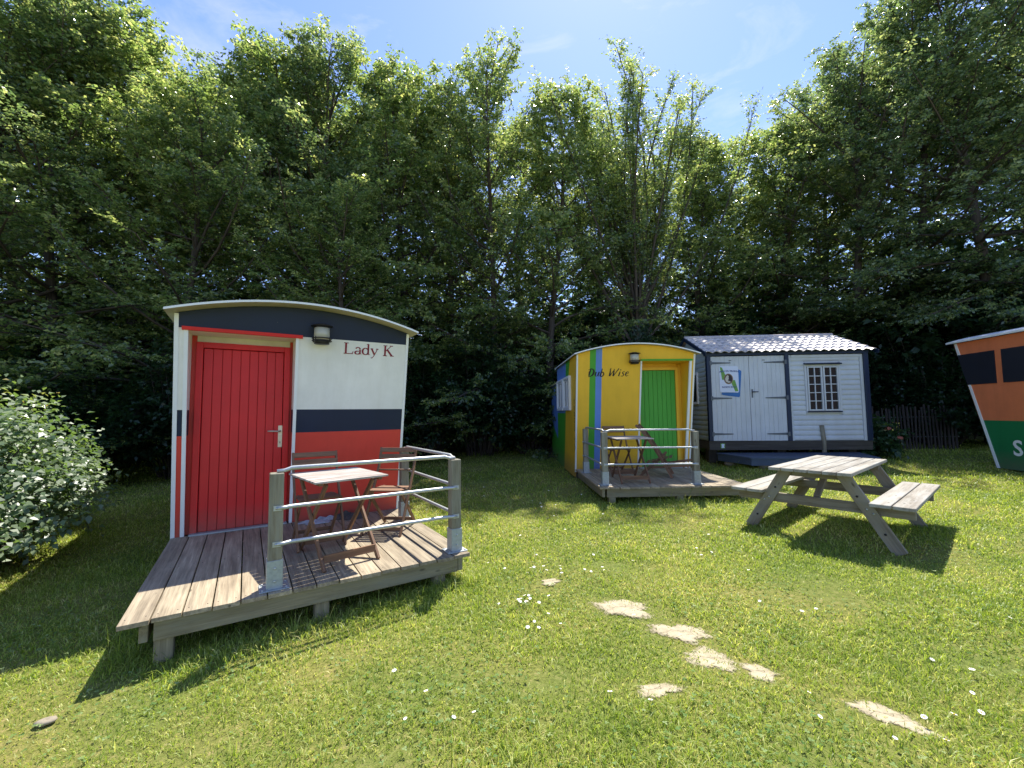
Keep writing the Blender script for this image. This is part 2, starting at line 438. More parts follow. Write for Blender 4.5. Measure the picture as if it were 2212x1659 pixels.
# bare patches: (x, y, rx, ry, rot, cover)
PATCH = [(.83, 3.32, .24, .13, -.25, 'largest pale cracked soil patch, nearest the middle of the lawn'),
         (1.13, 2.98, .20, .11, -.5, 'cracked soil patch just right of the largest pale one'),
         (1.20, 2.68, .17, .10, -.5, 'darker half overgrown soil patch in the middle of the chain of patches'),
         (1.43, 2.55, .10, .075, -.4, 'small pale soil patch at the right end of the middle chain'),
         (.78, 2.40, .12, .06, .1, 'pale soil patch nearest the bottom edge of the lawn'),
         (1.86, 2.20, .17, .07, -.6, 'long narrow soil patch at the lower right of the lawn'),
         (.32, 3.78, .09, .07, 0, 'faint little soil patch among daisies left of the largest one')]
def build_patches():
    for i, (x, y, rx, ry, a, lab) in enumerate(PATCH):
        rng = np.random.default_rng(40 + i); n = 40; rings = 7
        ph = rng.random(5) * 6.28
        vs = [(0, 0, .004)]; fs = []
        for r in range(1, rings + 1):
            for k in range(n):
                t = 2 * math.pi * k / n
                w = .88 + .16 * math.sin(2 * t + ph[0]) + .12 * math.sin(3 * t + ph[1]) + .09 * math.sin(5 * t + ph[2]) + .06 * math.sin(9 * t + ph[3])
                q = r / rings
                px, py = 1.35 * rx * w * q * math.cos(t), 1.35 * ry * w * q * math.sin(t)
                h = .005 * (1 - q ** 2) + .0008 * rng.normal()
                vs.append((px, py, h))
        for k in range(n): fs.append((0, 1 + k, 1 + (k + 1) % n))
        for r in range(rings - 1):
            for k in range(n):
                k2 = (k + 1) % n
                fs.append((1 + r * n + k, 1 + (r + 1) * n + k, 1 + (r + 1) * n + k2, 1 + r * n + k2))
        qa = [0.0] + [r / rings for r in range(1, rings + 1) for k in range(n)]
        me = bpy.data.meshes.new('soil_patch'); me.from_pydata(vs, [], fs); me.materials.append(DRYSOIL)
        me.polygons.foreach_set('use_smooth', [True] * len(fs))
        at_ = me.attributes.new('edge', 'FLOAT', 'POINT'); at_.data.foreach_set('value', np.array(qa, 'f'))
        o = bpy.data.objects.new('soil_patch', me); COL.objects.link(o)
        o.location = (x, y, gz(x, y) + .003); o.rotation_euler = (0, 0, a)
        tag(o, lab, 'soil patch', 'bare soil patches in the lawn')
build_patches()

# ---------------------------------------------------------------- lettering
def ribbon(mb, pts, ws, mat, place):
    """flat stroke in 2-D (x,z) with varying width; place maps (x,z,depth)->3-D"""
    L, Rr = [], []
    n = len(pts)
    for i, p in enumerate(pts):
        a = pts[max(i - 1, 0)]; b = pts[min(i + 1, n - 1)]
        dx, dy = b[0] - a[0], b[1] - a[1]; l = math.hypot(dx, dy) or 1
        w = ws[i] / 2 if hasattr(ws, '__len__') else ws / 2
        L.append((p[0] - dy / l * w, p[1] + dx / l * w)); Rr.append((p[0] + dy / l * w, p[1] - dx / l * w))
    vs = [place(*q) for q in L] + [place(*q) for q in Rr]
    fs = [(i, i + 1, n + i + 1, n + i) for i in range(n - 1)]
    mb.add(vs, fs, mat)
def ell(cx, cy, rx, ry, a0, a1, n=22):
    return [(cx + rx * math.cos(R(a0 + (a1 - a0) * i / n)), cy + ry * math.sin(R(a0 + (a1 - a0) * i / n))) for i in range(n + 1)]
def ellw(a0, a1, thick, thin, n=22):
    return [thin + (thick - thin) * abs(math.cos(R(a0 + (a1 - a0) * i / n))) ** 1.3 for i in range(n + 1)]
T, t_ = .15, .06
SERIF = {  # glyph: (advance, [(pts, widths)])
    'L': (.80, [([(.2, 0), (.2, 1)], T), ([(.05, .98), (.38, .98)], t_), ([(.05, .02), (.66, .02)], t_), ([(.66, 0), (.72, .26)], [.09, .03])]),
    'a': (.56, [([(.42, .42), (.42, .08), (.53, .03)], [T * .9, T * .9, .04]), (ell(.27, .46, .15, .18, 165, 0), ellw(165, 0, T * .8, t_)),
                (ell(.24, .15, .17, .14, 60, 340), ellw(60, 340, T * .9, t_))]),
    'd': (.64, [([(.47, 1.0), (.47, .05), (.6, .03)], [T * .9, T * .9, .05]), ([(.34, .97), (.5, 1.0)], t_), (ell(.27, .31, .22, .3, 25, 335, 28), ellw(25, 335, T, t_, 28))]),
    'y': (.58, [([(.08, .6), (.31, .05)], T * .9), ([(.52, .6), (.28, -.05), (.14, -.27), (.05, -.25)], [t_, .055, .06, .09]), ([(0, .6), (.2, .6)], t_), ([(.42, .6), (.6, .6)], t_)]),
    ' ': (.34, []),
    'K': (.86, [([(.2, 0), (.2, 1)], T), ([(.05, .98), (.36, .98)], t_), ([(.05, .02), (.36, .02)], t_), ([(.66, .97), (.25, .48)], .055), ([(.36, .60), (.74, .03)], T),
                ([(.54, .98), (.8, .98)], t_), ([(.6, .02), (.9, .02)], t_)]),
}
B_, b_ = .21, .075
SCRIPT = {
    'D': (.80, [([(.22, 0), (.2, .55), (.28, 1)], [.1, B_, .08]), (ell(.22, .5, .45, .5, 88, -88, 26), [b_ + (B_ - b_) * abs(math.sin(math.pi * i / 26)) ** 1.5 for i in range(27)]), ([(.0, .86), (.28, .99)], [.03, .1])]),
    'u': (.58, [([(.12, .6), (.1, .2), (.2, .04), (.36, .12), (.46, .6)], [.12, B_ * .9, .08, .06, .13]), ([(.46, .6), (.42, .1), (.55, .03)], [.13, .13, .04])]),
    'b': (.56, [([(.14, 1.0), (.1, .05)], [.08, B_ * .85]), (ell(.24, .28, .2, .27, 150, -150, 24), [b_ + (.13 - b_) * math.sin(math.pi * i / 24) for i in range(25)])]),
    ' ': (.40, []),
    'W': (1.10, [([(.1, 1.0), (.2, .05)], [.08, B_]), ([(.2, .05), (.56, .9)], [b_, .07]), ([(.52, .95), (.6, .05)], [.08, B_]), ([(.6, .05), (1.02, 1.0)], [b_, .1]), ([(.0, .9), (.16, 1.0)], [.03, .09])]),
    'i': (.30, [([(.14, .6), (.1, .05), (.22, .03)], [.13, .14, .04]), ([(.13, .78), (.2, .86)], .12)]),
    's': (.46, [([(.40, .52), (.28, .62), (.12, .50), (.24, .34), (.36, .2), (.22, .02), (.03, .08)], [.05, .07, .11, .16, .11, .07, .07])]),
    'e': (.48, [([(.1, .28), (.34, .38), (.36, .54), (.24, .62), (.09, .44), (.08, .2), (.2, .03), (.42, .14)], [.04, .05, .09, .06, .14, .16, .08, .04])]),
}
def word(mb, text, font, x0, z0, h, mat, place, width=None, slant=0.0):
    adv = sum(font[c][0] for c in text)
    k = h if width is None else width / adv
    x = x0
    for c in text:
        a, strokes = font[c]
        for pts, ws in strokes:
            p2 = [(x + (px + slant * pz) * k, z0 + pz * h) for px, pz in pts]
            ww = [w * (k + h) / 2 for w in ws] if hasattr(ws, '__len__') else ws * (k + h) / 2
            ribbon(mb, p2, ww, mat, place)
        x += a * k
def font_text(text, size, bold=.0, align='LEFT'):
    cu = bpy.data.curves.new('txt', 'FONT'); cu.body = text; cu.size = size; cu.offset = bold * size; cu.align_x = align
    cu.resolution_u = 3
    o = bpy.data.objects.new('txt', cu); COL.objects.link(o)
    bpy.context.view_layer.update()
    me = bpy.data.meshes.new_from_object(o.evaluated_get(bpy.context.evaluated_depsgraph_get()))
    vs = [tuple(v.co) for v in me.vertices]; fs = [tuple(p.vertices) for p in me.polygons]
    bpy.data.objects.remove(o); bpy.data.curves.remove(cu); bpy.data.meshes.remove(me)
    return vs, fs

# ---------------------------------------------------------------- cabins
def arcz(x, W, z0=2.265, rise=.175):
    u = (x - W / 2) / (W / 2)
    return z0 + rise * (1 - u * u)

def lamp(parent, x, z, t):
    y = -t * z - .10
    g = MB(3)
    g.box((x, y + .09, z), (.11, .03, .2), BLKMET)
    root = g.build('wall_lamp', parent)
    m = MB(); m.tube([(x, y, z + .105), (x, y, z + .085), (x, y, z + .08)], [.05, .115, .118], BLKMET, 24)
    m.cyl((x, y, z + .07), .085, .02, BLKMET, 20); m.build('lamp_cap', root)
    m = MB(); m.cyl((x, y, z - .005), .082, .155, LGLASS, 24); m.build('lamp_glass', root)
    m = MB(); m.cyl((x, y, z - .095), .08, .05, BLKMET, 20)
    for dz in (-.06, -.085):
        m.tube([(x + .1 * math.cos(a), y + .1 * math.sin(a), z + dz) for a in np.linspace(0, 2 * math.pi, 25)], .006, BLKMET, 6, False)
    for a in (.6, 2.5, 3.9, 5.5):
        m.tube([(x + .1 * math.cos(a), y + .1 * math.sin(a), z - .1), (x + .1 * math.cos(a), y + .1 * math.sin(a), z - .045)], .005, BLKMET, 5)
    m.build('lamp_cage', root)

def fpoly(mb, pts, mat, t, proud=0.0, th=.035):
    """facade polygon; pts (x,z); front at y=-t*z-proud"""
    mb.plate([(x, -t * z - proud, z) for x, z in pts], (0, -1, 0), th, mat)

def facade_region(mb, x0, x1, z0, z1, mat, t, W, proud=0):
    pts = [(x0, z0), (x1, z0)]
    if z1 == 'arc':
        n = 14
        pts += [(x1 + (x0 - x1) * i / n, arcz(x1 + (x0 - x1) * i / n, W)) for i in range(n + 1)]
    else: pts += [(x1, z1), (x0, z1)]
    fpoly(mb, pts, mat, t, proud)

def roof(parent, W, t, L, over=.20, mat=CREAM):
    mb = MB(8); n = 20; x0, x1 = -.06, W + .06
    zs, xs = [], []
    for i in range(n + 1):
        x = x0 + (x1 - x0) * i / n; xs.append(x); zs.append(arcz(x, W) + .003)
    yf = -t * 2.27 - over
    def yfr(z): return -t * z - over
    vs = []
    for x, z in zip(xs, zs): vs.append((x, yfr(z), z))
    for x, z in zip(xs, zs): vs.append((x, L + .05, z))
    for x, z in zip(xs, zs): vs.append((x, yfr(z), z + .022))
    for x, z in zip(xs, zs): vs.append((x, L + .05, z + .022))
    k = n + 1; fs = []; 
    for i in range(n):
        fs.append((i, k + i, k + i + 1, i + 1))
        fs.append((2 * k + i, 2 * k + i + 1, 3 * k + i + 1, 3 * k + i))
    mb.add(vs, fs, mat)
    fs2 = [(i, i + 1, 2 * k + i + 1, 2 * k + i) for i in range(n)] + [(0, 2 * k, 3 * k, k), (n, k + n, 3 * k + n, 2 * k + n)] + [(k + i, 3 * k + i, 3 * k + i + 1, k + i + 1) for i in range(n)]
    mb.add(vs, fs2, TRIM)
    return mb.build('roof', parent)

def door_part(parent, x0, x1, zt, matd, matf, hx, boards=9, handle_left=False):
    """vertical plank door set at y=.03 with a frame"""
    y = .03
    m = MB(5)
    f = .062
    m.box(((x0 + f / 2), y + .02, zt / 2), (f, .06, zt), matf)
    m.box(((x1 - f / 2), y + .02, zt / 2), (f, .06, zt), matf)
    m.box(((x0 + x1) / 2, y + .0195, zt - f / 2), (x1 - x0 - 2 * f, .06, f), matf)
    fr = m.build('door_frame', parent, .003)
    m = MB(6)
    a, b = x0 + f + .004, x1 - f - .004; w = (b - a) / boards
    m.box(((a + b) / 2, y + .045, (zt - f) / 2), (b - a, .02, zt - f - .012), matd)
    for i in range(boards):
        m.box((a + w * (i + .5), y + .026, (zt - f) / 2 + .004), (w - .005, .022, zt - f - .02), matd)
    d = m.build('door', parent, .002)
    if hx is not None:
        m = MB(7)
        m.box((hx, y + .011, 1.0), (.042, .008, .25), BRASS)
        m.tube([(hx, y + .01, 1.06), (hx, y - .035, 1.06), (hx - .03, y - .04, 1.06), (hx - .13, y - .036, 1.065)], .009, BRASS, 8)
        m.box((hx, y + .006, .93), (.008, .004, .024), BLKMET)
        m.build('handle', d)
    m = MB(9); m.box(((x0 + x1) / 2, -.01, .008), (x1 - x0, .07, .016), GALVD); m.build('door_sill', parent)
    return d

def reveal(parent, x0, x1, zt, t, bands, soffit):
    """splayed reveal between raked facade and upright door; bands [(z0,z1,mat)]"""
    m = MB(4)
    for z0, z1, mat in bands:
        for x, nx in ((x0, 1), (x1, -1)):
            e = .004 * nx
            pts = [(x, -t * z0 - .0, z0), (x, -t * z1 - .0, z1), (x, .05, z1), (x, .05, z0)]
            m.plate(pts, (nx, 0, 0), .02, mat)
    m.plate([(x0, -t * zt, zt), (x1, -t * zt, zt), (x1, .05, zt), (x0, .05, zt)], (0, 0, -1), .02, soffit)
    return m.build('door_recess', parent)

def cabin_red():
    W, t, L = 2.36, .169, 4.2
    c = empty('cabin', 'red, white and navy arched-roof cabin with the words Lady K above its deck', 'cabin', (-3.517, 4.386, .343), R(32.3))
    m = MB(1)
    a, b = .108, 1.078
    facade_region(m, .035, 2.335, 2.128, 'arc', NAVY, t, W)
    for x0, x1 in ((.035, .108), (1.078, 2.335)):
        facade_region(m, x0, x1, 1.31, 2.128, WHITE, t, W)
        facade_region(m, x0, x1, 1.045, 1.31, NAVY, t, W)
        facade_region(m, x0, x1, -.02, 1.045, RED, t, W)
    m.build('front_wall', c)
    m = MB(2)
    facade_region(m, 0, .035, -.02, 2.262, TRIM, t, W, .008)
    m.build('corner_trim', c)
    m = MB(2); facade_region(m, 2.33, 2.36, -.02, 2.262, TRIM, t, W, .008); m.build('corner_trim', c)
    m = MB(2); facade_region(m, .078, .112, 0, 2.105, TRIM, t, W, .012); m.build('door_trim', c)
    m = MB(2); facade_region(m, 1.074, 1.106, 0, 2.105, TRIM, t, W, .012); m.build('door_trim', c)
    m = MB(2); facade_region(m, .062, 1.14, 2.105, 2.14, DRED, t, W, .03); m.build('door_lintel', c)
    reveal(c, a, b, 2.12, t, [(0, 1.045, RED), (1.045, 1.31, NAVY), (1.31, 2.12, WHITE)], WHITE)
    door_part(c, .15, 1.05, 2.05, DRED, DRED, .965)
    m = MB(3)  # inner upright panel closing the opening round the door frame
    m.box((.125, .075, 1.06), (.06, .03, 2.12), RED); m.box((1.066, .075, 1.06), (.04, .03, 2.12), RED)
    m.box((.6, .075, 2.09), (.9, .03, .07), WHITE); m.build('door_surround', c)
    for x, nm in ((.0, -1), (W, 1)):
        m = MB(3)
        for z0, z1, mat in ((-.16, 1.045, RED), (1.045, 1.31, NAVY), (1.31, 2.262, WHITE)):
            m.plate([(x, -t * z0 + .03, z0), (x, L, z0), (x, L, z1), (x, -t * z1 + .03, z1)], (nm, 0, 0), .03, mat)
        m.build('side_wall', c)
    m = MB(3); m.plate([(.03, L, -.16), (W - .03, L, -.16)] + [(W - .03 + (.06 - W) * i / 12, L, arcz(W - .03 + (.06 - W) * i / 12, W)) for i in range(13)], (0, 1, 0), .03, WHITE); m.build('rear_wall', c)
    m = MB(3); m.box((W / 2, L / 2, -.18), (W - .1, L - .1, .26), SKIRT); m.build('chassis', c)
    roof(c, W, t, L)
    lamp(c, 1.325, 2.165, t)
    m = MB(3); word(m, 'Lady K', SERIF, 1.575, 1.972, .128, MAROON, lambda x, z: (x, -t * z - .0035, z), .60); m.build('lettering', c)
    return c

def window_part(parent, y0, y1, z0, z1, x, nm, rows=0, cols=0):
    """window in a side wall (plane x const) facing nm"""
    fw = .05; m = MB(5); X = x + nm * .025
    for (ya, yb, za, zb) in ((y0, y1, z0, z0 + fw), (y0, y1, z1 - fw, z1), (y0, y0 + fw, z0 + fw, z1 - fw), (y1 - fw, y1, z0 + fw, z1 - fw)):
        m.box((X, (ya + yb) / 2, (za + zb) / 2), (.05, yb - ya, zb - za), TRIM)
    mid = (y0 + y1) / 2
    fr = m.build('window_frame', parent)
    m = MB(5)
    i0, i1, j0, j1 = y0 + fw, y1 - fw, z0 + fw, z1 - fw; s = .04; X2 = x + nm * .012
    for (ya, yb, za, zb) in ((i0, i1, j0, j0 + s), (i0, i1, j1 - s, j1), (i0, i0 + s, j0 + s, j1 - s), (i1 - s, i1, j0 + s, j1 - s), (mid - s / 2, mid + s / 2, j0 + s, j1 - s)):
        m.box((X2, (ya + yb) / 2, (za + zb) / 2), (.034, yb - ya, zb - za), TRIM)
    m.build('sash', fr)
    m = MB(5); m.box((x + nm * .004, mid, (z0 + z1) / 2), (.01, i1 - i0, j1 - j0), PANE); m.build('pane', fr)

def cabin_yellow():
    W, t, L = 2.346, .182, 2.34
    c = empty('cabin', 'yellow arched-roof cabin with blue and green stripes and the words Dub Wise', 'cabin', (1.249, 8.515, .443), R(1.847))
    m = MB(1)
    a, b = 1.285, 2.24
    facade_region(m, .02, .262, -.02, 'arc', YELLOW, t, W)
    facade_region(m, .262, .382, -.02, 'arc', GREEN, t, W)
    facade_region(m, .382, .502, -.02, 'arc', BLUE, t, W)
    facade_region(m, .502, 1.285, -.02, 'arc', YELLOW, t, W)
    facade_region(m, 1.285, 2.24, 2.13, 'arc', YELLOW, t, W)
    facade_region(m, 2.24, 2.32, -.02, 'arc', YELLOW, t, W)
    m.build('front_wall', c)
    m = MB(2); facade_region(m, 0, .03, -.06, 2.262, TRIM, t, W, .008); m.build('corner_trim', c)
    m = MB(2); facade_region(m, 2.316, 2.346, -.02, 2.262, TRIM, t, W, .008); m.build('corner_trim', c)
    m = MB(2); facade_region(m, 1.262, 1.292, 0, 2.128, TRIM, t, W, .012); m.build('door_trim', c)
    m = MB(2); facade_region(m, 2.236, 2.282, 0, 2.128, TRIM, t, W, .012); m.build('door_trim', c)
    m = MB(2); facade_region(m, 1.262, 2.29, 2.13, 2.162, GREEN, t, W, .03); m.build('door_lintel', c)
    reveal(c, a, b, 2.125, t, [(0, 2.125, YELLOW)], YELLOW)
    m = MB(3); m.box((1.30, .075, 1.06), (.04, .03, 2.12), YELLOW); m.box((2.205, .075, 1.06), (.08, .03, 2.12), YELLOW)
    m.box((1.75, .075, 2.085), (.9, .03, .09), YELLOW); m.build('door_surround', c)
    door_part(c, 1.31, 2.18, 2.05, GREEN, YELLOW, None, 8)
    # side walls with painted diagonal bands
    h = 2.262
    m = MB(3); x = 0
    def sp(pts, mat): m.plate([(x, y, z) for y, z in pts], (-1, 0, 0), .03, mat)
    f = lambda z: -t * z + .03
    sp([(f(-.16), -.16), (1.38, -.16), (1.20, .45), (1.05, 1.12), (.88, h), (.37, h), (f(h), h)][:3] + [(1.05, 1.12), (.37, h), (f(h), h)], YELLOW)
    sp([(1.38, -.16), (L, -.16), (L, 1.12), (1.05, 1.12), (1.20, .45)], GREEN)
    sp([(1.05, 1.12), (1.12, 1.12), (.90, h), (.37, h)], GREEN)
    sp([(1.12, 1.12), (L, 1.12), (L, h), (.90, h)], BLUE)
    m.build('side_wall', c)
    m = MB(3); m.plate([(W, f(-.16), -.16), (W, L, -.16), (W, L, h), (W, f(h), h)], (1, 0, 0), .03, YELLOW); m.build('side_wall', c)
    window_part(c, .30, 1.10, 1.18, 1.915, 0, -1)
    window_part(c, 1.22, 2.14, 1.18, 1.915, 0, -1)
    # rear section, lower and with its own roof
    L2 = 3.6
    m = MB(3)
    m.plate([(0.02, L, -.16), (.02, L2 + .1, -.16), (.02, L2 + .1, .9), (.02, L, .4)], (-1, 0, 0), .03, GREEN)
    m.plate([(0.02, L, .4), (.02, L2 + .1, .9), (.02, L2 + .1, 1.86), (.02, L, 1.86)], (-1, 0, 0), .03, BLUE)
    m.plate([(W - .02, L, -.16), (W - .02, L2 + .1, -.16), (W - .02, L2 + .1, 1.86), (W - .02, L, 1.86)], (1, 0, 0), .03, BLUE)
    m.plate([(.05, L2 + .1, -.16), (W - .05, L2 + .1, -.16), (W - .05, L2 + .1, 1.86), (.05, L2 + .1, 1.86)], (0, 1, 0), .03, BLUE)
    m.build('rear_cabin', c)
    m = MB(3); m.box((W / 2, (L + L2) / 2 + .1, 1.88), (W + .08, L2 - L + .2, .03), CREAM); m.build('rear_roof', c)
    m = MB(3); m.plate([(.03, L, 1.7), (W - .03, L, 1.7)] + [(W - .03 + (.06 - W) * i / 12, L, arcz(W - .03 + (.06 - W) * i / 12, W)) for i in range(13)], (0, 1, 0), .03, BLUE); m.build('rear_wall', c)
    m = MB(3); m.box((W / 2, L2 / 2, -.2), (W - .06, L2 - .1, .2), SKIRT); m.build('chassis', c)
    roof(c, W, t, L, .12)
    lamp(c, 1.11, 2.18, t)
    m = MB(3); word(m, 'Dub Wise', SCRIPT, .205, 1.832, .155, BLACKP, lambda x, z: (x, -t * z - .004, z), .83, .22); m.build('lettering', c)
    vs, fs = font_text('AY C0899', .17)
    m = MB(3); m.add([(-.004, -.035 + (1 - y / .17) * .12 - .10, .36 + xx * 1.45) for xx, y, z in vs], fs, BLACKP); m.build('registration_number', c)
    return c

def cabin_orange():
    W, t, L = 2.33, .28, 4.5
    P0 = (9.9, 8.9)
    a = R(171.6)
    c = empty('cabin', 'orange and dark green cabin with black windows, cut off by the right edge', 'cabin',
              (P0[0] - W * math.cos(a), P0[1] - W * math.sin(a), .47), a)
    # local y = distance s along the side wall; facade leans to negative y
    zt = 2.56; x = W
    off = .25
    f = lambda z: off - t * z
    m = MB(3)
    m.plate([(x, f(-.1), -.1), (x, L, -.1), (x, L, .86), (x, f(.86), .86)], (1, 0, 0), .03, DGREEN)
    m.plate([(x, f(.86), .86), (x, L, .86), (x, L, zt), (x, f(zt), zt)], (1, 0, 0), .03, ORANGE)
    m.build('side_wall', c)
    m = MB(3)
    m.plate([(0, f(-.1), -.1), (0, L, -.1), (0, L, .86), (0, f(.86), .86)], (-1, 0, 0), .03, DGREEN)
    m.plate([(0, f(.86), .86), (0, L, .86), (0, L, zt), (0, f(zt), zt)], (-1, 0, 0), .03, ORANGE)
    m.build('side_wall', c)
    m = MB(3)
    for z0, z1, mat in ((-.1, .86, DGREEN), (.86, zt, ORANGE)):
        m.plate([(0.03, f(z0) - .02, z0), (W + .0, f(z0) - .02, z0), (W + .0, f(z1) - .02, z1), (.03, f(z1) - .02, z1)], (0, -1, 0), .03, mat)
    m.build('front_wall', c)
    m = MB(3); m.plate([(.03, L, -.1), (W - .03, L, -.1), (W - .03, L, zt), (.03, L, zt)], (0, 1, 0), .03, ORANGE); m.build('rear_wall', c)
    for z0, z1 in ((-.1, 1.62), (2.29, zt)):
        m = MB(3); m.plate([(x + .012, f(z0) - .0, z0), (x + .012, f(z0) + .055, z0), (x + .012, f(z1) + .055, z1), (x + .012, f(z1), z1)], (1, 0, 0), .02, TRIM); m.build('corner_trim', c)
    for y0, y1, n in ((None, .42, 0), (.56, 1.5, 1), (1.65, 2.6, 2)):
        z0, z1 = 1.62, 2.29
        ya, yb = (f(z0) - .01, f(z1) - .01) if y0 is None else (y0, y0)
        m = MB(3); m.plate([(x + .014, ya, z0), (x + .014, y1, z0), (x + .014, y1, z1), (x + .014, yb, z1)], (1, 0, 0), .02, DGLASS); m.build('window', c)
    m = MB(3)
    y0, y1 = f(zt) - .12, L + .1; n = 16; w0, w1 = -.08, W + .08
    vs = [(w0 + (w1 - w0) * i / n, yy, zt + .2 * (1 - (2 * i / n - 1) ** 2) + dz) for dz in (.0, .035) for yy in (y0, y1) for i in range(n + 1)]
    k = n + 1; fs = []
    for i in range(n):
        fs += [(i, k + i, k + i + 1, i + 1), (2 * k + i, 2 * k + i + 1, 3 * k + i + 1, 3 * k + i), (i, i + 1, 2 * k + i + 1, 2 * k + i), (k + i, 3 * k + i, 3 * k + i + 1, k + i + 1)]
    fs += [(0, 2 * k, 3 * k, k), (n, k + n, 3 * k + n, 2 * k + n)]
    m.add(vs, fs, TRIM); m.build('roof', c)
    m = MB(3); m.box((W / 2, 2.5, -.19), (W - .3, L - .9, .18), SKIRT); m.build('chassis', c)
    vs, fs = font_text('S', .42, .02)
    m = MB(3)
    m.add([(x + .005, .62 + xx, .19 + y) for xx, y, z in vs], fs, TRIM); m.build('lettering', c)
    return c

# ---------------------------------------------------------------- decks
def deck(label, loc, rz, posts, rails, legs, W=2.36, D=2.12, seed=0, mirror=False):
    c = empty('wooden_deck', label, 'deck', loc, rz, 'wooden decks in front of the cabins')
    n = 15; w = W / n; m = MB(seed + 20); rng = random.Random(seed)
    for i in range(n):
        e = rng.uniform(-.012, .012)
        m.box((w * (i + .5), -D / 2 + e / 2, -.014), (w - .009, D - e, .028), DECKW, None, 1)
    for i in range(n):
        for y in (-.12, -D * .5, -D + .07):
            for dx in (-.05, .05): m.cyl((w * (i + .5) + dx, y, .0005), .0045, .002, BLKMET, 6)
    m.build('deck_boards', c, .004)
    m = MB(seed + 21)
    ox0, ox1 = (.17, W - .10) if not mirror else (.12, W - .17)
    m.box(((ox0 + ox1) / 2, -D + .07, -.094), (ox1 - ox0, .04, .128), FASCIA)
    m.build('fascia_board', c, .003)
    m = MB(seed + 22)
    for x in (ox0 - .05, ox1 + .03):
        m.box((x, -D / 2, -.094), (.045, D - .12, .126), FASCIA)
    for y in (-.4, -1.2): m.box((W / 2, y, -.096), (ox1 - ox0 - .06, .045, .12), FASCIA)
    m.build('joist', c, .003)
    ca, sa = math.cos(rz), math.sin(rz)
    for (x, y) in legs:
        X, Y = loc[0] + x * ca - y * sa, loc[1] + x * sa + y * ca
        g = gz(X, Y) - loc[2] - .06
        m = MB(seed + 23); m.box((x, y, (g - .158) / 2), (.1, .1, abs(g + .158)), FASCIA); m.build('leg', c, .004)
    for (x, y) in posts:
        m = MB(seed + 24 + int(x * 10)); m.box((x, y, .44), (.092, .092, .77), POSTW); p = m.build('railing_post', c, .005)
        m = MB(); m.box((x, y, .105), (.104, .104, .2), GALVD); m.box((x, y, .005), (.19, .16, .008), GALVD)
        for dx in (-.075, .075):
            for dy in (-.06, .06): m.cyl((x + dx, y + dy, .013), .008, .01, GALV, 8)
        for dz in (.06, .15): m.cyl((x, y - .056, dz), .009, .008, GALV, 8, axis=1)
        m.build('post_shoe', p, .002)
    for i, j in rails:
        (xa, ya), (xb, yb) = posts[i], posts[j]
        d = Vector((xb - xa, yb - ya, 0)); L = d.length; d.normalize(); nn = Vector((d.y, -d.x, 0))
        cx = W / 2
        if nn.dot(Vector((xa - cx, ya + D * .4, 0))) < 0 and nn.dot(Vector((xb - cx, yb + D * .4, 0))) < 0: nn = -nn
        for z in (.838, .575, .318):
            m = MB()
            if z > .8:
                q = [Vector((xa, ya, z)) + d * .0, Vector((xa, ya, z)) + d * .05, Vector((xa, ya, z + .016)) + d * .1, Vector((xb, yb, z + .016)) - d * .1, Vector((xb, yb, z)) - d * .05, Vector((xb, yb, z))]
                m.tube(q, [.012, .014, .016, .016, .014, .012], GALV, 10)
            else:
                off = nn * .052; o2 = nn * .03
                A, B = Vector((xa, ya, z)), Vector((xb, yb, z))
                m.tube([A + off + d * .0, A + off + d * .05, A + o2 + d * .1, B + o2 - d * .1, B + off - d * .05, B + off], [.012, .014, .015, .015, .014, .012], GALV, 10)
                for P, s in ((A, 1), (B, -1)):
                    m.bar(P + off + d * s * (-.02), P + off + d * s * .035, .006, .036, GALV)
                    m.tube([P + off + nn * .0, P + off + nn * .012], .008, GALV, 8)
            m.build('rail', c)
    return c

# ---------------------------------------------------------------- garden furniture
def folding_table(label, loc, rz):
    c = empty('folding_table', label, 'folding table', loc, rz, 'folding wooden tables on the decks')
    m = MB(31); n = 9; w = .74 / n
    for i in range(n): m.box((0, -.37 + w * (i + .5), .705), (.62, w - .007, .016), TOPW)
    m.build('table_top', c, .002)
    m = MB(32)
    m.box((0, 0, .688), (.5, .03, .018), FURN)
    m.build('top_batten', c)
    for x in (-.25, .25):
        m = MB(32); m.box((x, 0, .685), (.03, .68, .024), FURN); m.build('top_rail', c)
    for k, x in ((0, -.225), (1, .225)):
        m = MB(33 + k); m.bar((x, .30, .68), (x, -.37, .0), .022, .042, FURN, (0, 1, 0)); m.build('leg', c, .002)
        x2 = x * .88
        m = MB(35 + k); m.bar((x2, -.30, .68), (x2, .37, .0), .022, .042, FURN, (0, 1, 0)); m.build('leg', c, .002)
    m = MB(36); m.box((0, -.315, .085), (.43, .018, .06), FURN); m.build('stretcher', c)
    m = MB(36); m.box((0, .30, .085), (.38, .018, .06), FURN); m.build('stretcher', c)
    return c

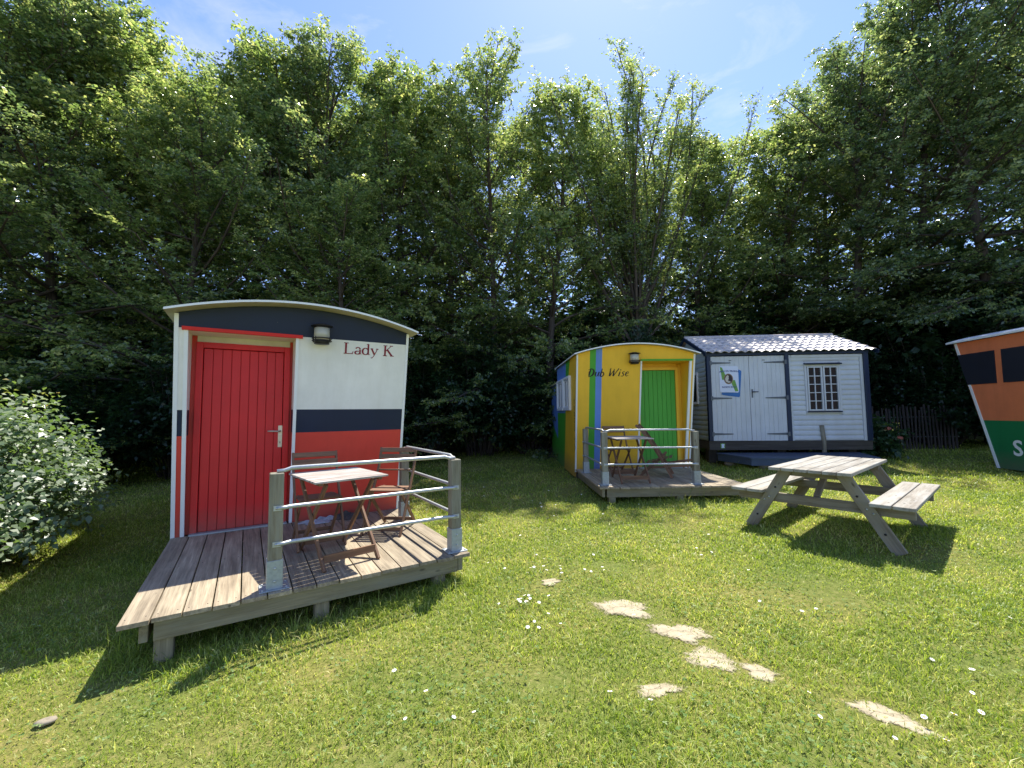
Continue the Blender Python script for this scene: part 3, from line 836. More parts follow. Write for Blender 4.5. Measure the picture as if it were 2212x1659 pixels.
def folding_chair(label, loc, rz, tilt=0):
    c = empty('folding_chair', label, 'folding chair', loc, rz, 'folding wooden chairs on the decks')
    for s in (-1, 1):
        x = s * .205
        m = MB(40 + s)
        pts = [(x, -.30, 0), (x, -.02, .42), (x, .13, .66), (x, .20, .86)]
        for a, b in zip(pts, pts[1:]): m.bar(a, b, .019, .038, FURN, (0, 1, .3))
        m.build('long_leg', c, .002)
        x = s * .178
        m = MB(43 + s); m.bar((x, .26, 0), (x, -.20, .43), .019, .036, FURN, (0, 1, .6)); m.build('leg', c, .002)
    m = MB(45); n = 7
    for i in range(n):
        y = -.21 + i * .058
        m.box((0, y, .445 - .02 * i / n), (.375, .046, .012), FURN)
    for s in (-1, 1): m.box((s * .155, -.035, .428), (.018, .40, .022), FURN)
    m.build('seat', c, .002)
    m = MB(46)
    for y, z in ((.197, .835), (.172, .765)):
        m.box((0, y - .018, z), (.43, .014, .05), FURN, Matrix.Rotation(R(-15), 3, 'X'))
    m.build('backrest', c, .002)
    m = MB(47); m.tube([(-.205, .108, .62), (.205, .108, .62)], .009, FURN, 8); m.build('dowel', c)
    m = MB(47); m.box((0, -.255, .065), (.39, .014, .035), FURN); m.build('stretcher', c)
    m = MB(47); m.box((0, .215, .055), (.34, .014, .035), FURN); m.build('stretcher', c)
    return c

def recliner(label, loc, rz):
    c = empty('deck_chair', label, 'deck chair', loc, rz)
    for s in (-1, 1):
        x = s * .25
        m = MB(50 + s)
        pts = [(x, .34, .90), (x, .24, .80), (x, .05, .52), (x, -.12, .22), (x, -.24, 0)]
        for a, b in zip(pts, pts[1:]): m.bar(a, b, .022, .045, FURN, (0, 1, .3))
        m.build('long_leg', c, .002)
        x = s * .222
        m = MB(52 + s); m.bar((x, .30, 0), (x, -.14, .40), .02, .04, FURN, (0, 1, .6)); m.build('leg', c, .002)
        x = s * .2
        m = MB(54 + s); m.bar((x, .12, .16), (x, -.66, .26 + .03 * s), .018, .04, FURN, (0, 0, 1)); m.build('footrest_rail', c, .002)
    m = MB(56)
    for i in range(6):
        y = .16 - i * .075; m.box((0, y, .24 + .02 * i), (.40, .055, .012), FURN, Matrix.Rotation(R(-14), 3, 'X'))
    m.build('seat', c, .002)
    m = MB(57)
    for u in (0, .2, .42):
        m.box((0, .30 - u * .4, .855 - u * .55), (.47, .014, .05), FURN, Matrix.Rotation(R(-30), 3, 'X'))
    m.build('backrest', c, .002)
    m = MB(57); m.box((0, -.19, .09), (.46, .016, .045), FURN); m.build('stretcher', c)
    return c

def cloth(name, label, loc, rz, sx, sy, h, mat, seed):
    rng = np.random.default_rng(seed); n = 26; m = n
    vs, fs = [], []
    ph = rng.random(8) * 6.28
    for j in range(m):
        for i in range(n):
            u, v = i / (n - 1) * 2 - 1, j / (m - 1) * 2 - 1
            r = math.hypot(u, v); e = max(0, 1 - r ** 3)
            w = 1 + .2 * math.sin(3 * math.atan2(v, u) + ph[0]) + .12 * math.sin(5 * math.atan2(v, u) + ph[1])
            z = h * e * (.45 + .35 * math.sin(5 * u + 3 * v + ph[2]) + .3 * math.sin(9 * v - 4 * u + ph[3]) + .15 * math.sin(15 * u + ph[4]))
            vs.append((u * sx * w / 2, v * sy * w / 2, max(z, 0) + .004))
    for j in range(m - 1):
        for i in range(n - 1):
            u, v = (i + .5) / (n - 1) * 2 - 1, (j + .5) / (m - 1) * 2 - 1
            if math.hypot(u, v) < 1.02: fs.append((j * n + i, j * n + i + 1, (j + 1) * n + i + 1, (j + 1) * n + i))
    me = bpy.data.meshes.new(name); me.from_pydata(vs, [], fs); me.materials.append(mat); me.polygons.foreach_set('use_smooth', [True] * len(fs))
    o = bpy.data.objects.new(name, me); COL.objects.link(o); o.location = loc; o.rotation_euler = (0, 0, rz)
    sm = o.modifiers.new('solid', 'SOLIDIFY'); sm.thickness = .004
    return tag(o, label, 'cloth')

def loc_of(base, x, y, z=0):
    bx, by, bz, a = base; a = R(a)
    return (bx + x * math.cos(a) - y * math.sin(a), by + x * math.sin(a) + y * math.cos(a), bz + z)
RB = (-3.517, 4.386, .343, 32.3); YB = (1.249, 8.515, .443, 1.847)

def picnic_table():
    ta = R(39.7); w, l = .767, 1.832
    cx = 2.937 + w / 2 * math.sin(ta) + l / 2 * math.cos(ta); cy = 4.887 - w / 2 * math.cos(ta) + l / 2 * math.sin(ta)
    g = gz(cx, cy)
    c = empty('picnic_table', 'weathered wooden picnic table with two attached benches on the lawn', 'picnic table', (cx, cy, g), ta - math.pi / 2)
    zt = .942 - g
    n = 6; bw = w / n; m = MB(60); rng = random.Random(5)
    for i in range(n): m.box((-w / 2 + bw * (i + .5), rng.uniform(-.006, .006), zt - .018), (bw - .008, l, .036), PICT)
    m.build('table_top', c, .004)
    for s in (-1, 1):
        m = MB(61 + s)
        for k in range(2): m.box((s * (.572 + .178 * k), .13, .45), (.168, l + .1, .036), PICT)
        m.build('bench_seat', c, .004)
    for sy in (-1, 1):
        y = sy * .70
        for s in (-1, 1):
            m = MB(63 + s + 2 * sy)
            m.bar((s * .26, y, zt - .037), (s * .69, y, -.02), .045, .115, PICL, (1, 0, 0))
            o = m.build('leg', c, .003)
            b = MB()
            for (q, mt) in ((.30, BLKMET), (.47, GALV), (.52, GALV), (.78, BLKMET)):
                px = s * (.26 + .43 * q); pz = (zt - .037) * (1 - q)
                b.cyl((px + s * (.02 if mt is GALV and q > .5 else -.01), y + sy * .026 - 0, pz), .011, .008, mt, 8, axis=1)
            b.build('bolt', o)
        m = MB(66); m.box((0, y - sy * .046, .378), (1.62, .044, .105), PICL); m.build('crossbar', c, .003)
        m = MB(67); m.box((0, y - sy * .046, zt - .075), (.68, .044, .07), PICL); m.build('top_batten', c, .003)
        m = MB(68); m.bar((0, y - sy * .07, .43), (0, sy * .12, zt - .04), .06, .04, PICL); m.build('brace', c, .003)
    return c

# ---------------------------------------------------------------- shed
def lap_wall(mb, x0, x1, z0, z1, mat, pitch=.118, place=None, holes=()):
    """shiplap: rounded boards; place(x, depth, z)"""
    k = int(round((z1 - z0) / pitch)); p = (z1 - z0) / k
    segs = [(x0, x1, z0, z1)]
    prof = [(0, 0), (.1, .013), (.35, .021), (.7, .018), (.93, .006), (1, 0)]
    for i in range(k):
        za, zb = z0 + p * i, z0 + p * (i + 1)
        rng = [(x0, x1)]
        for (hx0, hx1, hz0, hz1) in holes:
            if zb > hz0 + .02 and za < hz1 - .02:
                nr = []
                for a, b in rng:
                    if hx0 > a: nr.append((a, min(b, hx0)))
                    if hx1 < b: nr.append((max(a, hx1), b))
                rng = nr
        for a, b in rng:
            vs = [place(a, d, za + p * q) for q, d in prof] + [place(b, d, za + p * q) for q, d in prof]
            n = len(prof); fs = [(j, j + n, j + n + 1, j + 1) for j in range(n - 1)]
            mb.add(vs, fs, mat, smooth=False)

def shed():
    ang = -4.275; W = 3.42
    c = empty('shed', 'white boarded shed with navy corner posts, double doors and tiled gable roof', 'shed', (4.728, 9.94, 0), R(ang))
    Z0, ZT = .87, 2.87; D = 2.6
    # front boarding right of the doors
    m = MB(70)
    m.box((W * .5 + .85, .05, (Z0 + ZT) / 2), (1.7, .03, ZT - Z0), SHEDW)
    lap_wall(m, 1.84, 3.36, Z0, ZT - .03, SHEDW, place=lambda x, d, z: (x, .03 - d, z), holes=((2.13, 2.93, 1.50, 2.66),))
    for x in (1.80, 3.395): m.box((x, .02, (Z0 + ZT) / 2), (.06, .05, ZT - Z0), SHEDW)
    m.box((2.6, .02, ZT - .03), (1.52, .052, .06), SHEDW)
    for (xa, xb, za, zb) in ((2.13, 2.17, 1.5, 2.64), (2.88, 2.92, 1.5, 2.64), (2.17, 2.88, 1.5, 1.54), (2.17, 2.88, 2.60, 2.64)): m.box(((xa + xb) / 2, .012, (za + zb) / 2), (xb - xa, .05, zb - za), SHEDW)
    m.build('front_wall', c)
    # window: two casements of 2x5 panes
    m = MB(71); 
    m.box((2.525, -.01, 1.535), (.76, .05, .03), SHEDB); sill = m.build('window_sill', c)
    m = MB(71); m.box((2.525, -.03, 2.655), (.80, .09, .03), SHEDB, Matrix.Rotation(R(12), 3, 'X')); m.build('window_hood', c)
    for x0, x1 in ((2.18, 2.515), (2.535, 2.87)):
        m = MB(72); z0, z1 = 1.56, 2.595; f = .032
        for xa, xb, za, zb in ((x0, x1, z0, z0 + f), (x0, x1, z1 - f, z1), (x0, x0 + f, z0 + f, z1 - f), (x1 - f, x1, z0 + f, z1 - f)):
            m.box(((xa + xb) / 2, -.005, (za + zb) / 2), (xb - xa, .034, zb - za), SHEDW)
        xm = (x0 + x1) / 2; m.box((xm, -.003, (z0 + z1) / 2), (.018, .024, z1 - z0 - 2 * f), SHEDW)
        for i in range(1, 5):
            zz = z0 + f + (z1 - z0 - 2 * f) * i / 5
            m.box((x0 + f + (xm - .009 - x0 - f) / 2, -.003, zz), (xm - .009 - x0 - f, .023, .018), SHEDW)
            m.box((x1 - f - (xm - .009 - x0 - f) / 2, -.003, zz), (xm - .009 - x0 - f, .023, .018), SHEDW)
        w = m.build('window', c)
        m = MB(72); m.box((xm, .012, (z0 + z1) / 2), (x1 - x0 - 2 * f + .01, .006, z1 - z0 - 2 * f + .01), PANE); m.build('pane', w)
    # posts and fascia
    for x, w in ((-.05, .09), (1.725, .085), (3.475, .10)):
        m = MB(73); m.box((x, -.005, (Z0 + ZT + .04) / 2), (w, .09, ZT + .04 - Z0), SHEDB); m.build('corner_post', c, .004)
    m = MB(73); m.box((1.7, -.002, ZT + .055), (3.66, .1, .03 + .05), SHEDB); m.build('front_beam', c)
    # doors
    for x0, x1, hs in ((.0, .872, 1), (.88, 1.68, -1)):
        m = MB(74); n = 8; w = (x1 - x0) / n
        for i in range(n): m.box((x0 + w * (i + .5), .0, (Z0 + ZT) / 2), (w - .003, .03, ZT - Z0 - .01), SHEDW)
        d = m.build('door', c, .0015)
        for z in (2.71, 1.873, 1.032):
            m = MB(75)
            xa = x0 + .03 if hs > 0 else x1 - .03
            m.plate([(xa - hs * .04, -.022, z - .028), (xa - hs * .04, -.022, z + .028), (xa + hs * .42, -.022, z + .012), (xa + hs * .44, -.022, z), (xa + hs * .42, -.022, z - .012)], (0, -1, 0), .006, GREYHINGE)
            hx = -.01 if hs > 0 else 1.69
            m.box((hx, -.055, z), (.05, .012, .10), GREYHINGE)
            m.build('strap_hinge', d)
        m = MB(75); m.box((x0 + .45 if hs > 0 else x0 + .33, -.02, 2.765), (.06, .008, .016), GREYHINGE); m.build('bolt_plate', d)
        if hs < 0:
            m = MB(76); m.box((.925, -.019, 1.98), (.03, .008, .2), GREYHINGE)
            m.tube([(.925, -.02, 2.015), (.925, -.06, 2.015), (1.04, -.065, 2.015)], .011, BLKMET, 8); m.build('handle', d)
    # side walls, rear
    for x, nm, mat in ((-.08, -1, LTEAL), (3.5, 1, LTEAL)):
        m = MB(77)
        m.plate([(x, .03, Z0), (x, D, Z0), (x, D, ZT), (x, D / 2, ZT + .56), (x, .03, ZT)], (nm, 0, 0), .05, mat)
        lap_wall(m, .05, D, Z0, ZT, mat, place=lambda y, d, z: (x + nm * (.002 + d), y, z), holes=((.55, 1.25, 1.75, 2.55),) if nm < 0 else ())
        sw = m.build('side_wall', c)
        if nm < 0:
            m = MB(78)
            for (ya, yb, za, zb) in ((.55, 1.25, 1.75, 1.81), (.55, 1.25, 2.49, 2.55), (.55, .61, 1.81, 2.49), (1.19, 1.25, 1.81, 2.49)): m.box((x - .02, (ya + yb) / 2, (za + zb) / 2), (.05, yb - ya, zb - za), TRIM)
            w = m.build('side_window', c)
            m = MB(78); m.box((x - .006, .9, 2.15), (.01, .58, .68), PANE); m.build('pane', w)
    m = MB(77); m.box((1.7, D, (Z0 + ZT) / 2), (3.5, .05, ZT - Z0), LTEAL); m.build('rear_wall', c)
    # plinth and blocks
    m = MB(79); m.box((1.71, .0, .765), (3.62, .05, .205), PLINTH); m.box((-.07, D / 2, .765), (.05, D - .06, .2), PLINTH); m.box((3.49, D / 2, .765), (.05, D - .06, .2), PLINTH)
    m.build('plinth', c)
    for x in (.1, 1.7, 3.3):
        for y in (.4, 2.3): m = MB(79); m.box((x, y, .5), (.2, .2, .34), PLINTH); m.build('foundation_block', c)
    # roof: pressed tile sheets
    rm = shed_roof_mat()
    def slope(front):
        y0, y1 = (-.17, D / 2) if front else (D + .17, D / 2)
        z0 = 2.925; z1 = 3.53
        nx, ns = 230, 72; xa, xb = -.14, 3.63; rows = 6.0
        X = np.linspace(xa, xb, nx); S = np.linspace(0, 1, ns)
        XX, SS = np.meshgrid(X, S)
        fr = (SS * rows) % 1.0
        wave = .02 * (np.abs(np.sin(math.pi * XX / .185)) * 2 - 1)
        step = .034 * (1 - fr)
        YY = y0 + (y1 - y0) * SS; ZZ = z0 + (z1 - z0) * SS + wave + step
        v = np.stack([XX, YY, ZZ], -1).reshape(-1, 3)
        f = [(j * nx + i, j * nx + i + 1, (j + 1) * nx + i + 1, (j + 1) * nx + i) for j in range(ns - 1) for i in range(nx - 1)]
        if not front: f = [q[::-1] for q in f]
        me = bpy.data.meshes.new('roof_slope'); me.from_pydata(v.tolist(), [], f); me.materials.append(rm)
        o = bpy.data.objects.new('roof_slope', me); COL.objects.link(o); o.parent = c
        o.modifiers.new('s', 'SOLIDIFY').thickness = .01
    slope(True); slope(False)
    m = MB(80); m.tube([(-.15, D / 2, 3.54), (3.64, D / 2, 3.54)], .055, rm, 10); m.build('ridge_cap', c)
    for x in (-.16, 3.65):
        m = MB(80)
        for y in (-.19, D + .19): m.bar((x, y, 2.90), (x, D / 2, 3.51), .03, .08, SHEDB)
        m.build('barge_board', c)
    # step
    m = MB(81)
    m.plate([(.05, -.03, .60), (.40, -.92, .58), (3.0, -.92, .58), (3.2, -.03, .60)][::-1], (0, 0, 1), .03, STEPB)
    m.plate([(.42, -.90, .55), (2.98, -.90, .55), (2.98, -.90, .41), (.42, -.90, .41)], (0, -1, 0), .03, STEPB)
    m.plate([(.07, -.05, .57), (.41, -.88, .55), (.41, -.88, .42), (.07, -.05, .42)], (-1, 0, 0), .03, STEPB)
    for i in range(1, 6):
        m.box((1.7, -.92 + i * .15, .603), (2.62 + .04 * i, .004, .002), BLKMET)
    s = m.build('step', None); s.matrix_world = c.matrix_basis
    tag(s, 'low slate blue painted wooden step platform in front of the white shed doors', 'step')
    return c

def shed_roof_mat():
    m, nt, bs, out = new_mat('tile_sheet_metal')
    P = texco(nt)
    a = noise(nt, P, 3, 5, .7); b = noise(nt, P, 60, 3, .6)
    c = ramp(nt, a, [(.3, (.42, .37, .35)), (.5, (.52, .47, .44)), (.68, (.56, .51, .45)), (.8, (.50, .46, .32))])
    nt.links.new(c, bs.inputs['Base Color']); bs.inputs['Roughness'].default_value = .38; bs.inputs['Specular IOR Level'].default_value = .6
    bump(nt, bs, b, .15, .003)
    return m

def shed_sign():
    c = empty('sign', 'white and blue club notice with an oval cow badge on the left shed door', 'sign', (4.728, 9.94, 0), R(-4.275))
    SW = paint('sign_white', (.66, .72, .84), .4, 0, .05); SB = paint('sign_blue', (.03, .17, .48), .4, 0, .3, 20); SG = paint('sign_green', (.16, .36, .06), .4, 0, .1)
    RING = paint('badge_brown', (.30, .20, .10), .5, 0, .1); DK = paint('badge_dark', (.03, .02, .025), .5, 0, 0); LT = paint('badge_cream', (.62, .58, .50), .5, 0, .1); NV = paint('sign_navy', (.03, .06, .2), .5, 0, 0)
    def rr(x0, z0, x1, z1, r, sk=0, y=-.022):
        q = []
        for cx, cz, a0 in ((x1 - r, z1 - r, 0), (x0 + r, z1 - r, 90), (x0 + r, z0 + r, 180), (x1 - r, z0 + r, 270)):
            for i in range(7): a = R(a0 + 15 * i); xx, zz = cx + r * math.cos(a), cz + r * math.sin(a); q.append((xx, y, zz + sk * (xx - x0)))
        return q
    m = MB(90)
    m.plate([(.235, -.020, 2.02), (.225, -.020, 1.965), (.27, -.020, 1.945), (.62, -.020, 1.895), (.645, -.020, 1.92), (.70, -.020, 2.50), (.68, -.020, 2.53), (.60, -.020, 2.56), (.6, -.02, 2.0)], (0, -1, 0), .004, SB)
    m.build('blue_panel', c)
    m = MB(90); m.plate(rr(.19, 2.015, .625, 2.635, .035, -.02, -.026), (0, -1, 0), .004, SW); m.build('white_panel', c)
    y = -.028
    m = MB(90)
    m.plate([(.205, y, 2.62), (.255, y, 2.60), (.33, y, 2.42), (.33, y, 2.31), (.25, y, 2.31), (.225, y, 2.50)], (0, -1, 0), .002, SG)
    m.plate([(.45, y, 2.30), (.54, y, 2.30), (.61, y, 2.04), (.54, y, 2.03), (.47, y, 2.2)], (0, -1, 0), .002, SG)
    e = lambda cx, cz, rx, rz_, yy: [(cx + rx * math.cos(a), yy, cz + rz_ * math.sin(a)) for a in np.linspace(0, 2 * math.pi, 29)[:-1]]
    m.plate(e(.395, 2.33, .105, .125, y - .002), (0, -1, 0), .002, RING)
    m.plate(e(.395, 2.33, .085, .105, y - .004), (0, -1, 0), .002, DK)
    m.plate([(.335, y - .006, 2.38), (.37, y - .006, 2.42), (.40, y - .006, 2.40), (.395, y - .006, 2.35), (.42, y - .006, 2.29), (.44, y - .006, 2.25), (.39, y - .006, 2.235), (.33, y - .006, 2.27), (.315, y - .006, 2.33)], (0, -1, 0), .002, LT)
    m.plate(e(.405, 2.30, .02, .028, y - .008), (0, -1, 0), .002, DK)
    m.build('badge', c)
    m = MB(91)
    for txt, cx, z, s in (('ABRI DU MARIN', .41, 2.50, .055), ('RANDO BOAT', .41, 2.12, .052)):
        vs, fs = font_text(txt, s, .02, 'CENTER')
        m.add([(cx + a * (1.12 if 'ABRI' in txt else 1.0), y - .0022, z + b - ((a / .2) ** 2 * .02 if 'ABRI' in txt else 0)) for a, b, _ in vs], fs, NV)
    m.build('sign_lettering', c)
    c2 = MB(92)
    c2.plate([(.15, -.030, .70), (.25, -.030, .70), (.25, -.030, .815), (.15, -.030, .815)], (0, -1, 0), .004, SG)
    c2.plate([(.165, -.034, .71), (.235, -.034, .71), (.225, -.034, .76), (.24, -.034, .785), (.215, -.034, .805), (.185, -.034, .805), (.16, -.034, .785), (.175, -.034, .76)], (0, -1, 0), .003, SW)
    o = c2.build('sticker', None); o.matrix_world = c.matrix_basis
    tag(o, 'small green sticker with a white shape on the shed plinth', 'sticker')

bpy.context.view_layer.update()
cabin_red(); cabin_yellow(); cabin_orange()
deck('sunlit wooden deck in front of the red cabin, railed on its right', RB[:3], R(RB[3]), [(.83, -2.0), (2.27, -1.98), (2.25, -.57)], [(0, 1), (1, 2)], [(.22, -2.0), (1.15, -2.0), (2.1, -2.0), (.22, -.3), (2.2, -.3)], seed=1)
deck('shaded wooden deck in front of the yellow cabin, railed on its left', YB[:3], R(YB[3]), [(.12, -.51), (.14, -1.84), (1.58, -1.88)], [(0, 1), (1, 2)], [(.2, -1.98), (1.25, -1.98), (2.25, -1.98), (.2, -.3), (2.2, -.3)], W=2.34, D=2.08, seed=2, mirror=True)
folding_table('folding wooden table on the deck of the red cabin', loc_of(RB, 1.34, -1.50, .002), R(RB[3] + 10))
folding_table('folding wooden table on the deck of the yellow cabin', loc_of(YB, .66, -1.42, .002), R(YB[3] - 1))
folding_chair('folding chair behind the table on the deck of the red cabin', loc_of(RB, 1.25, -.95, .002), R(RB[3] + 2))
folding_chair('turned folding chair beside the rear railing post of the red cabin deck', loc_of(RB, 2.0, -.93, .002), R(RB[3] - 38))
folding_chair('folding chair behind the table on the deck of the yellow cabin', loc_of(YB, .72, -.50, .002), R(YB[3] + 3))
recliner('reclining slatted deck chair with footrest near the green door', loc_of(YB, 1.32, -.98, .002), R(YB[3] + 66))
cloth('cloth', 'crumpled pale cloth lying under the chair against the red wall', loc_of(RB, 1.38, -.16, .001), R(40), .40, .2, .05, CLOTHW, 3)
cloth('cloth', 'crumpled dark cloth lying against the red wall', loc_of(RB, 1.72, -.16, .001), R(30), .36, .24, .08, CLOTHD, 5)
picnic_table()
shed(); shed_sign()

# ---------------------------------------------------------------- foliage
def leaves(name, P, Dv, Nv, size, rn, mat, parent=None, width=.62, fold=.12):
    n = len(P)
    Dv = Dv / np.linalg.norm(Dv, axis=1, keepdims=True)
    Nv = Nv - Dv * (Nv * Dv).sum(1, keepdims=True)
    Nv /= np.linalg.norm(Nv, axis=1, keepdims=True) + 1e-9
    S = np.cross(Nv, Dv)
    s = size[:, None]
    v = np.empty((n, 4, 3), 'f')
    v[:, 0] = P
    v[:, 1] = P + Dv * s * .42 + S * s * width / 2 + Nv * s * fold
    v[:, 2] = P + Dv * s - Nv * s * fold * .6
    v[:, 3] = P + Dv * s * .42 - S * s * width / 2 + Nv * s * fold
    me = bpy.data.meshes.new(name)
    me.vertices.add(n * 4); me.vertices.foreach_set('co', v.ravel())
    me.loops.add(n * 4); me.loops.foreach_set('vertex_index', np.arange(n * 4, dtype='i'))
    me.polygons.add(n); me.polygons.foreach_set('loop_start', np.arange(0, n * 4, 4, dtype='i')); me.polygons.foreach_set('loop_total', np.full(n, 4, 'i'))
    me.materials.append(mat)
    a = me.attributes.new('rnd', 'FLOAT', 'POINT'); a.data.foreach_set('value', np.repeat(np.clip(rn, 0, 1), 4).astype('f'))
    me.update(calc_edges=True)
    o = bpy.data.objects.new(name, me); COL.objects.link(o)
    if parent is not None: o.parent = parent
    return o

def bez(P0, P1, P2, u):
    u = u[..., None]
    return (1 - u) ** 2 * P0 + 2 * u * (1 - u) * P1 + u * u * P2
def bezd(P0, P1, P2, u):
    u = u[..., None]
    return 2 * (1 - u) * (P1 - P0) + 2 * u * (P2 - P1)
def nrm(a): return a / (np.linalg.norm(a, axis=-1, keepdims=True) + 1e-9)

def tree(name, label, seed, H, Rad, h0=.05, nl=60, e0=12, e1=68, subs=9, twigs=7, lv=11, leaf=.088, mat=LEAF_A, tr=.16, fan=False, ivy=0, lean=(0, 0), prof=.6, fork=False):
    rng = np.random.default_rng(seed)
    c = empty(name, label, 'tree')
    wb = rng.normal(size=(3, 2)) * H * .012
    def trunk_at(t):
        x = lean[0] * t * t + wb[0, 0] * np.sin(3 * t + wb[0, 1] * 9) + wb[1, 0] * np.sin(7 * t)
        y = lean[1] * t * t + wb[0, 1] * np.sin(3.5 * t + 1) + wb[1, 1] * np.sin(6 * t)
        return np.stack([x - wb[0, 0] * np.sin(wb[0, 1] * 9), y - wb[0, 1] * np.sin(1), t * H], -1)
    m = MB(seed)
    ts = np.linspace(0, 1, 13); tp = trunk_at(ts)
    top = .97 if not fan else .36
    k = ts <= top + .05
    m.tube([tuple(p) for p in tp[k]], [tr * (1 - .85 * t) * (1.35 if t == 0 else 1) + .012 for t in ts[k]], BARK, 9)
    i = np.arange(nl); u = (i + .5) / nl
    if fan:
        t = h0 + (top - h0) * u
        el = R(e0) + (R(e1) - R(e0)) * rng.random(nl) ** .8; L = H * (rng.uniform(.74, 1.0, nl) * (.45 + .55 * np.sin(el)) - t) / np.sin(el)
    else:
        t = h0 + (1 - h0 - .02) * u
        el = R(e0) + (R(e1) - R(e0)) * u ** 1.2 + rng.normal(size=nl) * .12
        L = Rad * ((1 - u) ** prof * .82 + .2) * rng.uniform(.7, 1.25, nl)
        low = u < .12; L[low] *= .75
    az = i * 2.39996 + rng.normal(size=nl) * .35
    d = np.stack([np.cos(az) * np.cos(el), np.sin(az) * np.cos(el), np.sin(el)], -1)
    P0 = trunk_at(t); P1 = P0 + d * L[:, None] * .55 + rng.normal(size=(nl, 3)) * .08 * L[:, None]
    up = np.array([0, 0, 1.])
    P2 = P0 + d * L[:, None] + (0 if fan else 1) * (up * (.12 * L[:, None]) * np.where(u < .35, -.6, 1.2)[:, None]) + rng.normal(size=(nl, 3)) * .07 * L[:, None]
    for j in range(nl):
        q = bez(P0[j], P1[j], P2[j], np.linspace(0, 1, 6))
        r0 = max(.02, min(tr * .45, L[j] * .0125)) if not fan else .065 * rng.uniform(.6, 1)
        m.tube([tuple(p) for p in q], [r0 * (1 - .8 * s) + .004 for s in np.linspace(0, 1, 6)], BARK, 5, False)
    # sub-branches
    ns = nl * subs
    li = np.repeat(np.arange(nl), subs); s = np.tile((np.arange(subs) + .5) / subs, nl) * .82 + .18 + rng.normal(size=ns) * .03
    s = np.clip(s, .1, 1)
    Q0 = bez(P0[li], P1[li], P2[li], s); td = nrm(bezd(P0[li], P1[li], P2[li], s))
    side = nrm(np.cross(td, up)) * np.where(np.arange(ns) % 2, 1, -1)[:, None]
    dd = nrm(td * .75 + side * rng.uniform(.3, 1.1, (ns, 1)) + rng.normal(size=(ns, 3)) * np.array([.3, .3, .16]) + up * .06)
    if fan: dd = nrm(td * .9 + side * rng.uniform(.1, .55, (ns, 1)) + rng.normal(size=(ns, 3)) * .22 + up * .15)
    sl = (L[li] * .30 * (1.15 - s) + .35) * rng.uniform(.7, 1.35, ns)
    if fan: sl = rng.uniform(.7, 1.7, ns) * (1.15 - .75 * s)
    Q1 = Q0 + dd * sl[:, None] * .5 + rng.normal(size=(ns, 3)) * .05; Q2 = Q0 + dd * sl[:, None] + up * (rng.normal(size=(ns, 1)) * .1 - .05)
    vs_, fs_ = [], []
    for j in range(ns):
        q = bez(Q0[j], Q1[j], Q2[j], np.linspace(0, 1, 3))
        m.tube([tuple(p) for p in q], [.011, .007, .003], BARK, 3, False, False)
    m.build('trunk', c)
    # twigs
    nt_ = ns * twigs
    si = np.repeat(np.arange(ns), twigs); w = np.tile((np.arange(twigs) + .5) / twigs, ns) * .9 + .1
    T0 = bez(Q0[si], Q1[si], Q2[si], w); tt = nrm(bezd(Q0[si], Q1[si], Q2[si], w))
    side = nrm(np.cross(tt, up)) * np.where(np.arange(nt_) % 2, 1, -1)[:, None]
    td2 = nrm(tt * .8 + side * rng.uniform(.2, .9, (nt_, 1)) + rng.normal(size=(nt_, 3)) * np.array([.3, .3, .2]) + up * .02)
    tl = rng.uniform(.18, .45, nt_) * (1 if not fan else 1.0)
    T2 = T0 + td2 * tl[:, None] - up * (.05 * rng.random((nt_, 1)))
    T1 = (T0 + T2) / 2 + up * .03
    # leaves
    nn = nt_ * lv
    ti = np.repeat(np.arange(nt_), lv); v = np.tile((np.arange(lv) + 1) / lv, nt_)
    LP = bez(T0[ti], T1[ti], T2[ti], v) + rng.normal(size=(nn, 3)) * .012
    ld = nrm(T2[ti] - T0[ti])
    sd = nrm(np.cross(ld, up)) * np.where(np.arange(nn) % 2, 1, -1)[:, None]
    LD = ld * .55 + sd * .75 + rng.normal(size=(nn, 3)) * .32 - up * .28
    LN = up * .8 + rng.normal(size=(nn, 3)) * .62
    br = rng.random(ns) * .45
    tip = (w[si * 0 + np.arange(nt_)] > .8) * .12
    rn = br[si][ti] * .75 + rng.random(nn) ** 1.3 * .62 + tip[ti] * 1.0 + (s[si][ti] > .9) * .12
    keep = rng.random(nn) < .93
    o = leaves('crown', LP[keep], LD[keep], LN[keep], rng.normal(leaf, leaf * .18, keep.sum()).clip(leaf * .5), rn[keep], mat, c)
    c['height'] = float(np.percentile(LP[:, 2], 99.8) if not fan else LP[:, 2].max())
    if ivy:
        k = int(ivy * 2600)
        hh = rng.random(k) * ivy; tq = hh / H; A = rng.random(k) * 6.283
        rr = tr * 1.05 + .03 + rng.random(k) ** 2 * .16
        pc = trunk_at(tq); rad = np.stack([np.cos(A), np.sin(A), 0 * A], -1)
        leaves('ivy', pc + rad * rr[:, None], rad * .3 - up * .8 + rng.normal(size=(k, 3)) * .4, rad + rng.normal(size=(k, 3)) * .4, rng.normal(.08, .015, k), rng.random(k), LEAF_IVY, c)
    return c

